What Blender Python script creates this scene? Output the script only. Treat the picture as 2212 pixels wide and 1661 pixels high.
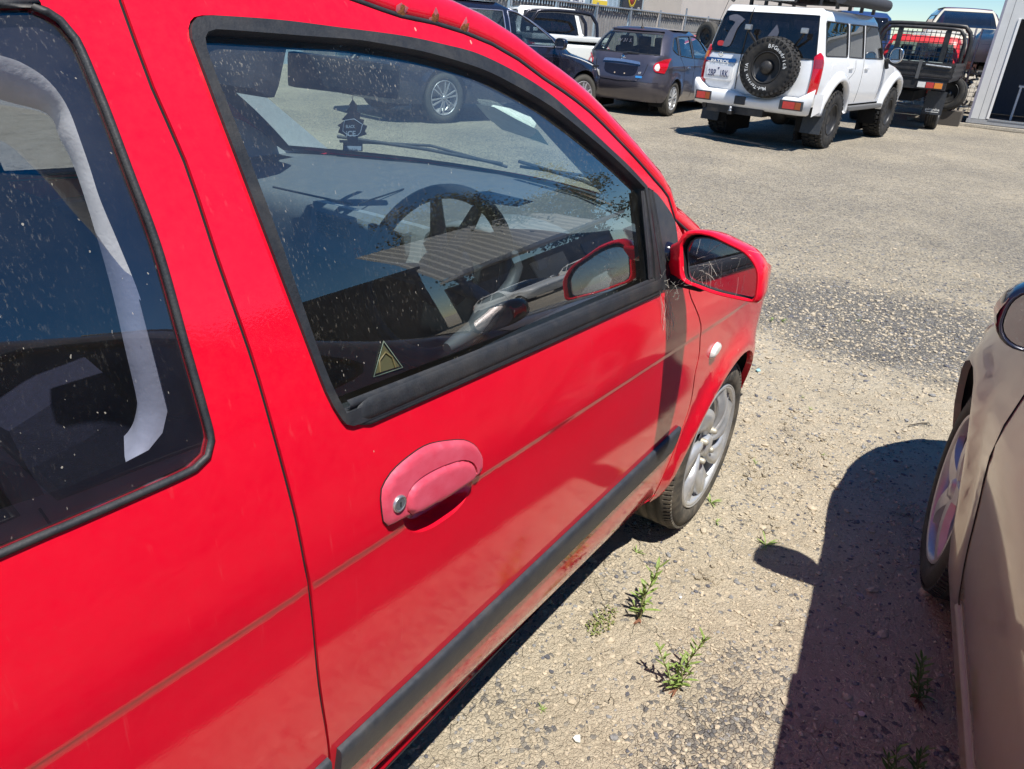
import bpy, bmesh, math, random
import numpy as np
from mathutils import Vector, Matrix
from mathutils.geometry import delaunay_2d_cdt
from bpy_extras.object_utils import world_to_camera_view
random.seed(7)
for o in list(bpy.data.objects): bpy.data.objects.remove(o)
SC = bpy.context.scene
COL = SC.collection
PI = math.pi
# ------------------------------------------------------------------ camera
CAMP = Vector((-2.112, -0.565, 1.473)); YAW, PIT, ROL = 0.561, -0.453, 0.074
FPX = 1616.1
FW = Vector((math.cos(PIT)*math.cos(YAW), math.cos(PIT)*math.sin(YAW), math.sin(PIT)))
_r = Vector((math.sin(YAW), -math.cos(YAW), 0)); _u = _r.cross(FW)
RT = _r*math.cos(ROL)+_u*math.sin(ROL); UP = _u*math.cos(ROL)-_r*math.sin(ROL)
cd = bpy.data.cameras.new('camera'); cam = bpy.data.objects.new('camera', cd); COL.objects.link(cam)
M = Matrix((RT, UP, -FW)).transposed().to_4x4(); M.translation = CAMP; cam.matrix_world = M
cd.sensor_width = 36; cd.lens = FPX/2212*36; cd.clip_start = .02; cd.clip_end = 2000
SC.camera = cam
# ------------------------------------------------------------------ light
W = bpy.data.worlds.new('World'); SC.world = W; W.use_nodes = True
wn = W.node_tree.nodes; wl = W.node_tree.links
TOSUN = Vector((-.27, -.38, 1)).normalized()
sky = wn.new('ShaderNodeTexSky'); sky.sky_type = 'NISHITA'; sky.sun_disc = False
sky.sun_elevation = math.asin(TOSUN.z); sky.sun_rotation = math.atan2(TOSUN.x, TOSUN.y)
sky.altitude = 1500; sky.air_density = 1.0; sky.dust_density = .0; sky.ozone_density = 3.0
bg = wn['Background']; bg.inputs[1].default_value = .085
hs_ = wn.new('ShaderNodeHueSaturation'); hs_.inputs['Saturation'].default_value = 1.42
wl.new(sky.outputs[0], hs_.inputs['Color']); wl.new(hs_.outputs[0], bg.inputs[0])
sd = bpy.data.lights.new('sun', 'SUN'); sd.energy = 5.0; sd.angle = math.radians(.53); sd.color = (1, .955, .88)
so = bpy.data.objects.new('sun', sd); COL.objects.link(so); so.location = (0, 0, 30)
so.rotation_euler = TOSUN.to_track_quat('Z', 'Y').to_euler()
SC.view_settings.view_transform = 'Standard'; SC.view_settings.look = 'None'
SC.view_settings.gamma = 1; SC.view_settings.exposure = 0.55; SC.view_settings.use_curve_mapping = False

def ray(u, v):
    return (FW + RT*((u-1106)/FPX) - UP*((v-830.5)/FPX)).normalized()
def on_z(u, v, z=0):
    d = ray(u, v); return CAMP + d*((z-CAMP.z)/d.z)
def on_y(u, v, y):
    d = ray(u, v); return CAMP + d*((y-CAMP.y)/d.y)

# ------------------------------------------------------------------ materials
MATS = {}
class NT:
    def __init__(s, name):
        s.m = bpy.data.materials.new(name); s.m.use_nodes = True
        s.n = s.m.node_tree.nodes; s.l = s.m.node_tree.links; s.n.clear()
        s.out = s.n.new('ShaderNodeOutputMaterial')
    def add(s, t, ins={}, **kw):
        nd = s.n.new(t)
        for k, v in kw.items(): setattr(nd, k, v)
        for k, v in ins.items():
            if isinstance(v, bpy.types.NodeSocket): s.l.new(v, nd.inputs[k])
            else: nd.inputs[k].default_value = v
        return nd
    def coord(s, kind='Object', scale=(1, 1, 1)):
        tc = s.add('ShaderNodeTexCoord')
        mp = s.add('ShaderNodeMapping', {'Vector': tc.outputs[kind], 'Scale': scale})
        return mp.outputs[0]
    def pos(s, scale=(1, 1, 1)):
        g = s.add('ShaderNodeNewGeometry')
        return s.add('ShaderNodeMapping', {'Vector': g.outputs['Position'], 'Scale': scale}).outputs[0]
    def noise(s, vec, sc, det=4, rough=.5):
        return s.add('ShaderNodeTexNoise', {'Vector': vec, 'Scale': sc, 'Detail': det, 'Roughness': rough}).outputs['Fac']
    def ramp(s, fac, stops, interp='LINEAR'):
        r = s.add('ShaderNodeValToRGB', {'Fac': fac}); e = r.color_ramp.elements
        r.color_ramp.interpolation = interp
        while len(e) < len(stops): e.new(.5)
        for i, (p, c) in enumerate(stops):
            e[i].position = p; e[i].color = (c, c, c, 1) if not hasattr(c, '__len__') else (*c[:3], 1)
        return r.outputs[0]
    def mix(s, fac, a, b):
        n = s.add('ShaderNodeMix', data_type='RGBA')
        for i, v in ((0, fac), (6, a), (7, b)):
            if isinstance(v, bpy.types.NodeSocket): s.l.new(v, n.inputs[i])
            else: n.inputs[i].default_value = (*v[:3], 1) if hasattr(v, '__len__') else v
        return n.outputs[2]
    def math(s, op, a, b=0.0):
        n = s.add('ShaderNodeMath', operation=op)
        for i, v in ((0, a), (1, b)):
            if isinstance(v, bpy.types.NodeSocket): s.l.new(v, n.inputs[i])
            else: n.inputs[i].default_value = v
        return n.outputs[0]
    def bsdf(s, **k):
        b = s.add('ShaderNodeBsdfPrincipled')
        for kk, v in k.items():
            kk = kk.replace('_', ' ')
            if isinstance(v, bpy.types.NodeSocket): s.l.new(v, b.inputs[kk])
            else: b.inputs[kk].default_value = (*v, 1) if hasattr(v, '__len__') and len(v) == 3 else v
        return b
    def bump(s, h, strength=.3, dist=.01):
        return s.add('ShaderNodeBump', {'Height': h, 'Strength': strength, 'Distance': dist}).outputs[0]
    def done(s, sh):
        s.l.new(sh, s.out.inputs[0]); MATS[s.m.name] = s.m; return s.m

def simple(name, col, rough=.5, metal=0., var=.12, scale=30, bump=0., coat=0., spec=.5, dirt=0.):
    if name in MATS: return MATS[name]
    t = NT(name); v = t.coord()
    n = t.noise(v, scale, 5, .6)
    lo = [c*(1-var) for c in col]; hi = [min(1, c*(1+var)) for c in col]
    c = t.ramp(n, [(.3, lo), (.7, hi)])
    if dirt:
        n2 = t.ramp(t.noise(v, scale*.2, 6, .65), [(.45, 0.), (.7, 1.)])
        c = t.mix(t.math('MULTIPLY', n2, dirt), c, (.30, .25, .18))
    kw = dict(Base_Color=c, Roughness=t.ramp(n, [(.2, rough*.85), (.8, min(1, rough*1.15))]), Metallic=metal, Coat_Weight=coat, Specular_IOR_Level=spec)
    if bump: kw['Normal'] = t.bump(t.noise(v, scale*4, 4), bump, .004)
    return t.done(t.bsdf(**kw).outputs[0])

def paint(name, col, rough=.35, metal=0., dust=.12, coat=1., spots=True, spec=.5):
    if name in MATS: return MATS[name]
    t = NT(name); v = t.coord()
    big = t.noise(v, 1.7, 4, .6); mid = t.noise(v, 14, 5, .7)
    c = t.mix(t.ramp(mid, [(.3, 0.), (.75, 1.)]), col, [min(1, x*1.06+.003) for x in col])
    dm = t.math('MULTIPLY', t.ramp(t.math('MULTIPLY', t.noise(v, 90, 6, .8), big), [(.14, 0.), (.5, 1.)]), dust)
    c = t.mix(dm, c, (.55, .47, .38))
    if spots:
        vo = t.add('ShaderNodeTexVoronoi', {'Vector': t.coord(scale=(1, 1, .45)), 'Scale': 26, 'Randomness': 1.})
        sp = t.math('MULTIPLY', t.math('LESS_THAN', vo.outputs['Distance'], .05), t.math('GREATER_THAN', t.add('ShaderNodeSeparateColor', {'Color': vo.outputs['Color']}).outputs[0], .78))
        c = t.mix(t.math('MULTIPLY', sp, .65), c, (.62, .5, .38))
        # thin dried run marks
        v2 = t.coord(scale=(60, 60, 3.0)); st = t.ramp(t.noise(v2, 1.6, 3, .6), [(.66, 0.), (.74, 1.)])
        c = t.mix(t.math('MULTIPLY', st, .03), c, (.8, .66, .6))
    ro = t.math('ADD', t.math('MULTIPLY', dm, .5), t.ramp(mid, [(.2, rough*.85), (.8, rough*1.2)]))
    orange = t.noise(v, 260, 2)
    b = t.bsdf(Base_Color=c, Roughness=ro, Metallic=metal, Coat_Weight=coat, Specular_IOR_Level=spec, Coat_Roughness=t.math('ADD', t.math('MULTIPLY', dm, .5), .022),
               Coat_Normal=t.bump(orange, .035, .002))
    return t.done(b.outputs[0])

def glass(name, tint, dust=.1, spec=1.0, rough=0.0, streak=True):
    if name in MATS: return MATS[name]
    t = NT(name); v = t.coord()
    tr = t.add('ShaderNodeBsdfTransparent', {'Color': (*tint, 1)})
    gl = t.add('ShaderNodeBsdfGlossy', {'Color': (1, 1, 1, 1), 'Roughness': rough})
    fc = t.add('ShaderNodeLayerWeight', {'Blend': .5}).outputs['Facing']
    lw = t.math('MINIMUM', t.math('MULTIPLY', t.math('ADD', t.math('MULTIPLY', t.math('POWER', fc, 4.2), .95), .052), spec), 1.)
    m1 = t.add('ShaderNodeMixShader', {0: lw, 1: tr.outputs[0], 2: gl.outputs[0]})
    di = t.add('ShaderNodeBsdfDiffuse', {'Color': (.62, .56, .46, 1)})
    base = t.ramp(t.noise(v, 8, 6, .75), [(.3, .25), (.75, 1.)])
    f = t.math('MULTIPLY', base, dust)
    if streak:
        s1 = t.ramp(t.noise(t.coord(scale=(380, 380, 60)), 1.0, 4, .7), [(.58, 0.), (.68, 1.)])
        s2 = t.ramp(t.noise(v, 3.2, 3, .6), [(.45, .05), (.68, 1.)])
        up = t.add('ShaderNodeMapRange', {0: t.add('ShaderNodeSeparateXYZ', {0: t.coord()}).outputs[2], 1: 1.18, 2: 1.44, 3: .6, 4: 2.4}).outputs[0]
        f = t.math('MULTIPLY', f, up); s2 = t.math('MULTIPLY', s2, up)
        wv = t.add('ShaderNodeVectorMath', {0: t.coord(scale=(1, 1, .34)), 1: t.add('ShaderNodeVectorMath', {0: t.add('ShaderNodeTexNoise', {'Vector': v, 'Scale': 90., 'Detail': 2.}).outputs['Color'], 'Scale': .008}, operation='SCALE').outputs[0]}, operation='ADD').outputs[0]
        vo = t.add('ShaderNodeTexVoronoi', {'Vector': wv, 'Scale': 210, 'Randomness': 1.})
        cs_ = t.add('ShaderNodeSeparateColor', {'Color': vo.outputs['Color']})
        s3 = t.math('MULTIPLY', t.math('LESS_THAN', vo.outputs['Distance'], t.math('MULTIPLY', cs_.outputs[0], .17)), t.math('GREATER_THAN', t.math('ADD', cs_.outputs[1], t.math('MULTIPLY', s2, .12)), .70))
        s3 = t.math('MULTIPLY', s3, t.math('ADD', t.math('MULTIPLY', cs_.outputs[2], .9), .1))
        f = t.math('ADD', f, t.math('MULTIPLY', t.math('MULTIPLY', s1, s2), dust*9.))
        f = t.math('MAXIMUM', f, t.math('MULTIPLY', s3, .50))
    m2 = t.add('ShaderNodeMixShader', {0: f, 1: m1.outputs[0], 2: di.outputs[0]})
    return t.done(m2.outputs[0])

RED = paint('red_paint', (.74, .0012, .021), .5, 0., .03, 1., True, .06)

BEIGE = paint('champagne_paint', (.37, .295, .245), .34, .45, .06)
BLACKP = paint('black_blue_paint', (.012, .013, .028), .25, .2, .02, 1., False)
GREYP = paint('grey_paint', (.085, .08, .105), .3, .5, .05, 1., False)
WHITEP = paint('white_paint', (.80, .81, .82), .3, 0., .03, 1., False)
WHITEP2 = paint('old_white_paint', (.74, .75, .72), .35, 0., .06, .8, False)
CREAMP = paint('cream_paint', (.62, .58, .47), .4, 0., .1, .5, False)
DARKREDP = paint('dark_red_paint', (.14, .008, .02), .3, .1, .05, 1., False)
REDP2 = paint('bright_red_paint', (.6, .01, .015), .35, 0., .05, .8, False)
BLUEP = paint('navy_paint', (.02, .05, .16), .3, .2, .05, 1., False)
RUBBER = simple('window_rubber', (.020, .022, .026), .6, var=.2, scale=80, bump=.15, dirt=.08)
PLAST = simple('black_plastic', (.032, .037, .046), .48, var=.18, scale=120, bump=.12, dirt=.08)
def faded():
    t = NT('faded_handle_plastic'); v = t.coord()
    m = t.ramp(t.noise(v, 26, 6, .7), [(.35, 0.), (.65, 1.)]); c = t.mix(m, (.64, .06, .105), (.68, .10, .155))
    s = t.ramp(t.noise(t.coord(scale=(40, 40, 300)), 2.0, 4, .7), [(.60, 0.), (.66, 1.)]); c = t.mix(t.math('MULTIPLY', s, .25), c, (.50, .015, .03))
    return t.done(t.bsdf(Base_Color=c, Roughness=t.math('ADD', t.math('MULTIPLY', m, .15), .40), Normal=t.bump(t.noise(v, 400, 3), .05, .001)).outputs[0])
PINK = faded()
DARK = simple('dark_void', (.006, .006, .007), .9)
SEATM = simple('seat_fabric', (.018, .02, .035), .95, var=.3, scale=200, bump=.3)
DASHM = simple('dash_plastic', (.10, .11, .13), .6, var=.12, scale=150, bump=.25, dirt=.12)
DASHD = simple('dash_dark', (.018, .02, .026), .45, var=.2, scale=90)
TRIMG = simple('grey_trim', (.47, .48, .50), .6, var=.08, scale=60, bump=.1)
TYRE = simple('tyre_rubber', (.050, .045, .037), .85, var=.3, scale=60, bump=.35, dirt=.5)
TYREB = simple('clean_tyre_rubber', (.016, .016, .017), .75, var=.3, scale=60, bump=.3, dirt=.12)
RIMS = simple('silver_hubcap', (.55, .56, .57), .32, .55, var=.10, scale=35, bump=.05, dirt=.16)
RIMB = simple('machined_alloy', (.48, .46, .48), .40, .5, var=.08, scale=30)
RIMD = simple('dark_alloy', (.05, .05, .055), .4, .7)
STEEL = simple('black_steel_wheel', (.05, .05, .052), .45, .5)
CHROME = simple('chrome', (.72, .74, .78), .14, 1., var=.05)
GALV = simple('galvanised_steel', (.42, .44, .46), .42, .75, var=.2, scale=25)
BLKMET = simple('black_powdercoat', (.022, .022, .024), .45, .1, var=.25, scale=40, dirt=.12)
LREDM = simple('red_lens', (.50, .004, .012), .14, var=.2, scale=90, coat=1.)
LAMB = simple('amber_lens', (.75, .22, .01), .18, var=.2, scale=90, coat=1.)
LCLR = simple('clear_lens', (.75, .74, .70), .12, var=.15, scale=120, coat=1.)
RUST = simple('rust', (.32, .12, .035), .9, var=.5, scale=300, bump=.5)
FADE = simple('faded_patch', (.78, .20, .22), .6, var=.2, scale=100)
WHITE = simple('white_print', (.82, .82, .80), .5, var=.03)
PLATEW = simple('number_plate_white', (.70, .71, .76), .35, var=.04)
NAVY = simple('navy_print', (.015, .02, .10), .4)
PAPER = simple('paper', (.70, .70, .62), .8, var=.1)
WEB = simple('cobweb', (.62, .58, .50), .9)
G_RED = glass('dusty_side_glass', (.80, .89, .90), .030, 2.3)
G_QTR = glass('tinted_quarter_glass', (.68, .70, .80), .022, 2.2)
G_WS = glass('windscreen_glass', (.74, .86, .84), .015, .5, streak=False)
G_CAR = glass('car_glass', (.45, .52, .55), .02, 1.3, streak=False)
G_CLR = glass('clear_car_glass', (.74, .82, .80), .02, 1.3, streak=False)
G_DARK = glass('privacy_glass', (.10, .10, .13), .02, 1.3, streak=False)
def mirror_glass():
    t = NT('mirror_glass'); v = t.coord()
    w = t.ramp(t.noise(v, 70, 5, .8), [(.56, 0.), (.66, 1.)])
    gl = t.add('ShaderNodeBsdfGlossy', {'Color': (.42, .43, .48, 1), 'Roughness': .03})
    di = t.add('ShaderNodeBsdfDiffuse', {'Color': (.5, .47, .42, 1)})
    return t.done(t.add('ShaderNodeMixShader', {0: t.math('ADD', t.math('MULTIPLY', w, .22), .03), 1: gl.outputs[0], 2: di.outputs[0]}).outputs[0])
G_MIR = mirror_glass()

# ------------------------------------------------------------------ object helpers
def obj(name, me, mat=None, parent=None, label=None):
    if mat is not None:
        me.materials.clear()
        for mm in (mat if isinstance(mat, (list, tuple)) else [mat]): me.materials.append(mm)
    o = bpy.data.objects.new(name, me); COL.objects.link(o)
    if parent is not None:
        o.parent = parent
        w = parent.get('_w')
        if w: o.matrix_parent_inverse = Matrix.Translation(-Vector(w))
    if label: o['label'] = label
    return o
def empty(name, loc=(0, 0, 0), rz=0):
    o = bpy.data.objects.new(name, None); COL.objects.link(o)
    o.location = loc; o.rotation_euler = (0, 0, rz); o.empty_display_size = .1; return o
def tag(o, label, cat, group=None, kind=None):
    if label: o['label'] = label
    if cat: o['category'] = cat
    if group: o['group'] = group
    if kind: o['kind'] = kind
    return o
def structure(o): o['kind'] = 'structure'; return o

class MB:
    """collects simple shapes into one mesh"""
    def __init__(s): s.v = []; s.f = []; s.sm = []
    def add(s, vs, fs, smooth=False):
        b = len(s.v); s.v += [tuple(v) for v in vs]; s.f += [tuple(b+i for i in f) for f in fs]; s.sm += [smooth]*len(fs); return s
    def box(s, c, d, rot=None, bev=0.):
        c = Vector(c); x, y, z = d[0]/2, d[1]/2, d[2]/2
        R = rot if isinstance(rot, Matrix) else (Matrix.Rotation(rot, 3, 'Z') if rot else Matrix.Identity(3))
        if bev > 0:
            b = min(bev, x*.9, y*.9, z*.9); bm = bmesh.new()
            bmesh.ops.create_cube(bm, size=1)
            for v in bm.verts: v.co = Vector((v.co.x*2*x, v.co.y*2*y, v.co.z*2*z))
            bmesh.ops.bevel(bm, geom=bm.edges[:], offset=b, segments=2, affect='EDGES', profile=.7)
            bm.verts.index_update()
            s.add([c+R@v.co for v in bm.verts], [[v.index for v in f.verts] for f in bm.faces]); bm.free(); return s
        vs = [c+R@Vector(p) for p in ((-x,-y,-z),(x,-y,-z),(x,y,-z),(-x,y,-z),(-x,-y,z),(x,-y,z),(x,y,z),(-x,y,z))]
        return s.add(vs, [(3,2,1,0),(4,5,6,7),(0,1,5,4),(1,2,6,5),(2,3,7,6),(3,0,4,7)])
    def tube(s, pts, r, n=8, closed=False, cap=True):
        pts = [Vector(p) for p in pts]; m = len(pts); rs = r if hasattr(r, '__len__') else [r]*m
        base = []; up = None
        for i, p in enumerate(pts):
            a = pts[(i-1) % m] if (closed or i) else p; b = pts[(i+1) % m] if (closed or i < m-1) else p
            t = (b-a).normalized()
            if up is None: up = t.orthogonal().normalized()
            up = (up - t*up.dot(t)); up = up.normalized() if up.length > 1e-6 else t.orthogonal().normalized()
            w = t.cross(up)
            base.append([p+(up*math.cos(2*PI*k/n)+w*math.sin(2*PI*k/n))*rs[i] for k in range(n)])
        vs = [q for ring in base for q in ring]; fs = []
        for i in range(m if closed else m-1):
            for k in range(n):
                j = (i+1) % m; fs.append((i*n+k, i*n+(k+1) % n, j*n+(k+1) % n, j*n+k))
        s.add(vs, fs, True)
        if cap and not closed:
            s.add(base[0], [tuple(range(n))[::-1]]); s.add(base[-1], [tuple(range(n))])
        return s
    def lathe(s, prof, c=(0,0,0), axis='y', n=40, smooth=True):
        """prof: (radius, along) pairs; spins about axis"""
        c = Vector(c); vs = []; fs = []; m = len(prof)
        for k in range(n):
            a = 2*PI*k/n; ca, sa = math.cos(a), math.sin(a)
            for r, h in prof:
                q = {'y': (r*ca, h, r*sa), 'x': (h, r*ca, r*sa), 'z': (r*ca, r*sa, h)}[axis]; vs.append(c+Vector(q))
        for k in range(n):
            for i in range(m-1):
                a, b = k*m+i, ((k+1) % n)*m+i; fs.append((a, a+1, b+1, b))
        return s.add(vs, fs, smooth)
    def prism(s, poly, f0, f1, smooth=False):
        """poly 2d; f0,f1 map 2d point->3d for the two ends"""
        n = len(poly); A = [f0(*p) for p in poly]; B = [f1(*p) for p in poly]
        s.add(A+B, [tuple(range(n))[::-1], tuple(range(n, 2*n))]+[(i, (i+1) % n, n+(i+1) % n, n+i) for i in range(n)], smooth); return s
    def grid(s, rows, smooth=True, flip=False):
        n = len(rows[0]); vs = [q for r in rows for q in r]; fs = []
        for i in range(len(rows)-1):
            for k in range(n-1):
                f = (i*n+k, i*n+k+1, (i+1)*n+k+1, (i+1)*n+k); fs.append(f[::-1] if flip else f)
        return s.add(vs, fs, smooth)
    def mesh(s, name='m', recalc=True):
        me = bpy.data.meshes.new(name); me.from_pydata(s.v, [], s.f)
        me.polygons.foreach_set('use_smooth', s.sm)
        if recalc:
            bm = bmesh.new(); bm.from_mesh(me); bmesh.ops.recalc_face_normals(bm, faces=bm.faces); bm.to_mesh(me); bm.free()
        me.update(); return me
    def build(s, name, mat, parent=None, label=None, recalc=True):
        return obj(name, s.mesh(name, recalc), mat, parent, label)

def inside(poly, x, y):
    c = False; n = len(poly); j = n-1
    for i in range(n):
        xi, yi = poly[i][0], poly[i][1]; xj, yj = poly[j][0], poly[j][1]
        if (yi > y) != (yj > y) and x < (xj-xi)*(y-yi)/(yj-yi)+xi: c = not c
        j = i
    return c
def smooth_poly(pts, step=.02, closed=True):
    """Catmull-Rom through points; a third element marks a sharp corner"""
    n = len(pts); P = [(p[0], p[1]) for p in pts]; C = [len(p) > 2 for p in pts]; out = []
    for i in range(n if closed else n-1):
        p1, p2 = P[i], P[(i+1) % n]
        p0 = P[(i-1) % n] if not C[i] and (closed or i) else p1
        p3 = P[(i+2) % n] if not C[(i+1) % n] and (closed or i < n-2) else p2
        L = math.dist(p1, p2); k = max(1, int(L/step))
        if L < 1e-6: continue
        for j in range(k):
            t = j/k; q = []
            for d in (0, 1):
                m1 = (p2[d]-p0[d])/2; m2 = (p3[d]-p1[d])/2
                if C[i] : m1 = p2[d]-p1[d] if C[(i+1) % n] else m1*1.0
                if C[(i+1) % n]: m2 = p2[d]-p1[d] if C[i] else m2*1.0
                q.append((2*t**3-3*t**2+1)*p1[d]+(t**3-2*t*t+t)*m1+(-2*t**3+3*t*t)*p2[d]+(t**3-t*t)*m2)
            out.append(tuple(q))
    if not closed: out.append(P[-1])
    return out
def panel(name, outline, holes, mapf, grid, mat, parent, ref, flange=.015, lines=(), recede=None, label=None, eps=.006, uvn=None, off=0.):
    """a sheet cut from a parametric surface: outline and holes in (a,b), mapf(a,b) -> 3d, normals away from ref"""
    A = [p[0] for p in outline]; B = [p[1] for p in outline]
    a0, a1, b0, b1 = min(A), max(A), min(B), max(B)
    loops = [outline]+list(holes); V = []; E = []
    for lp in loops:
        s = len(V); V += [Vector(p[:2]) for p in lp]; E += [(s+i, s+(i+1) % len(lp)) for i in range(len(lp))]
    gx, gy = grid if hasattr(grid, '__len__') else (grid, grid)
    def ok(x, y):
        return inside(outline, x, y) and not any(inside(h, x, y) for h in holes)
    pts = []
    na = max(1, int((a1-a0)/gx)); nb = max(1, int((b1-b0)/gy))
    for i in range(1, na):
        for j in range(1, nb):
            x, y = a0+(a1-a0)*i/na, b0+(b1-b0)*j/nb
            if ok(x, y): pts.append((x, y))
    for fn in lines:
        for i in range(1, na*2):
            x = a0+(a1-a0)*i/(na*2); y = fn(x)
            if y is not None and ok(x, y): pts.append((x, y))
    md = min(gx, gy)*.3
    bp = np.array([(v.x, v.y) for v in V])
    for q in pts:
        if np.min((bp[:, 0]-q[0])**2+(bp[:, 1]-q[1])**2) > md*md: V.append(Vector(q))
    r = delaunay_2d_cdt(V, E, [], 0, 1e-5)
    vs2, fs = r[0], r[2]; F = []
    for f in fs:
        cx = sum(vs2[i].x for i in f)/len(f); cy = sum(vs2[i].y for i in f)/len(f)
        if ok(cx, cy): F.append(tuple(f))
    used = sorted({i for f in F for i in f}); idx = {k: i for i, k in enumerate(used)}
    F = [tuple(idx[i] for i in f) for f in F]
    P3 = []; N3 = []; ref = Vector(ref)
    for k in used:
        a, b = vs2[k].x, vs2[k].y; p = Vector(mapf(a, b))
        da = Vector(mapf(a+eps, b))-Vector(mapf(a-eps, b)); db = Vector(mapf(a, b+eps))-Vector(mapf(a, b-eps))
        n = da.cross(db); n = n.normalized() if n.length > 1e-12 else Vector((0, 0, 1))
        rr = Vector((p.x, ref.y, ref.z)) if uvn is None else ref
        if n.dot(p-rr) < 0: n = -n
        if off: p = p+n*off
        P3.append(p); N3.append(n)
    # consistent winding
    FF = []
    for f in F:
        c = (P3[f[1]]-P3[f[0]]).cross(P3[f[2]]-P3[f[0]])
        FF.append(f if c.dot(N3[f[0]]) > 0 else f[::-1])
    nn = len(P3); LN = [N3[i] for f in FF for i in f]; sm = [True]*len(FF)
    if flange:
        ec = {}
        for f in FF:
            for i in range(len(f)):
                e = (f[i], f[(i+1) % len(f)]); ec[e] = 1
        bd = [e for e in ec if (e[1], e[0]) not in ec]
        for a, b in bd:
            s = len(P3); P3 += [P3[a].copy(), P3[b].copy(), P3[b]-N3[b]*flange, P3[a]-N3[a]*flange]
            f = (s+1, s, s+3, s+2); FF.append(f)
            fn = (P3[f[1]]-P3[f[0]]).cross(P3[f[2]]-P3[f[0]]).normalized()
            LN += [fn]*4; sm.append(True)
    me = bpy.data.meshes.new(name); me.from_pydata([tuple(p) for p in P3], [], FF); me.polygons.foreach_set('use_smooth', sm)
    me.update()
    me.normals_split_custom_set([tuple(n) for n in LN])
    return obj(name, me, mat, parent, label)

_tc = {}
def text_pts(txt, size=1., bold=0.):
    """flat text mesh centred on its own middle: verts (x,y) & faces"""
    k = (txt, round(bold, 4))
    if k not in _tc:
        cu = bpy.data.curves.new('t', 'FONT'); cu.body = txt; cu.size = 1; cu.offset = bold; cu.resolution_u = 3
        o = bpy.data.objects.new('t', cu); COL.objects.link(o)
        dg = bpy.context.evaluated_depsgraph_get(); me = bpy.data.meshes.new_from_object(o.evaluated_get(dg))
        vs = [v.co.copy() for v in me.vertices]; fs = [tuple(p.vertices) for p in me.polygons]
        bpy.data.objects.remove(o); bpy.data.meshes.remove(me)
        if vs:
            cx = (min(v.x for v in vs)+max(v.x for v in vs))/2; w = max(v.x for v in vs)-min(v.x for v in vs)
            cy = .35
        else: cx = cy = w = 0
        _tc[k] = ([(v.x-cx, v.y-cy) for v in vs], fs, w)
    v, f, w = _tc[k]
    return [(a*size, b*size) for a, b in v], f, w*size
def text_on(name, txt, size, mapf, mat, parent, width=None, bold=0., label=None):
    v, f, w = text_pts(txt, size, bold); sx = (width/w) if width and w else 1
    mb = MB(); mb.add([mapf(a*sx, b) for a, b in v], f)
    return mb.build(name, mat, parent, label, recalc=False)

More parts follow.
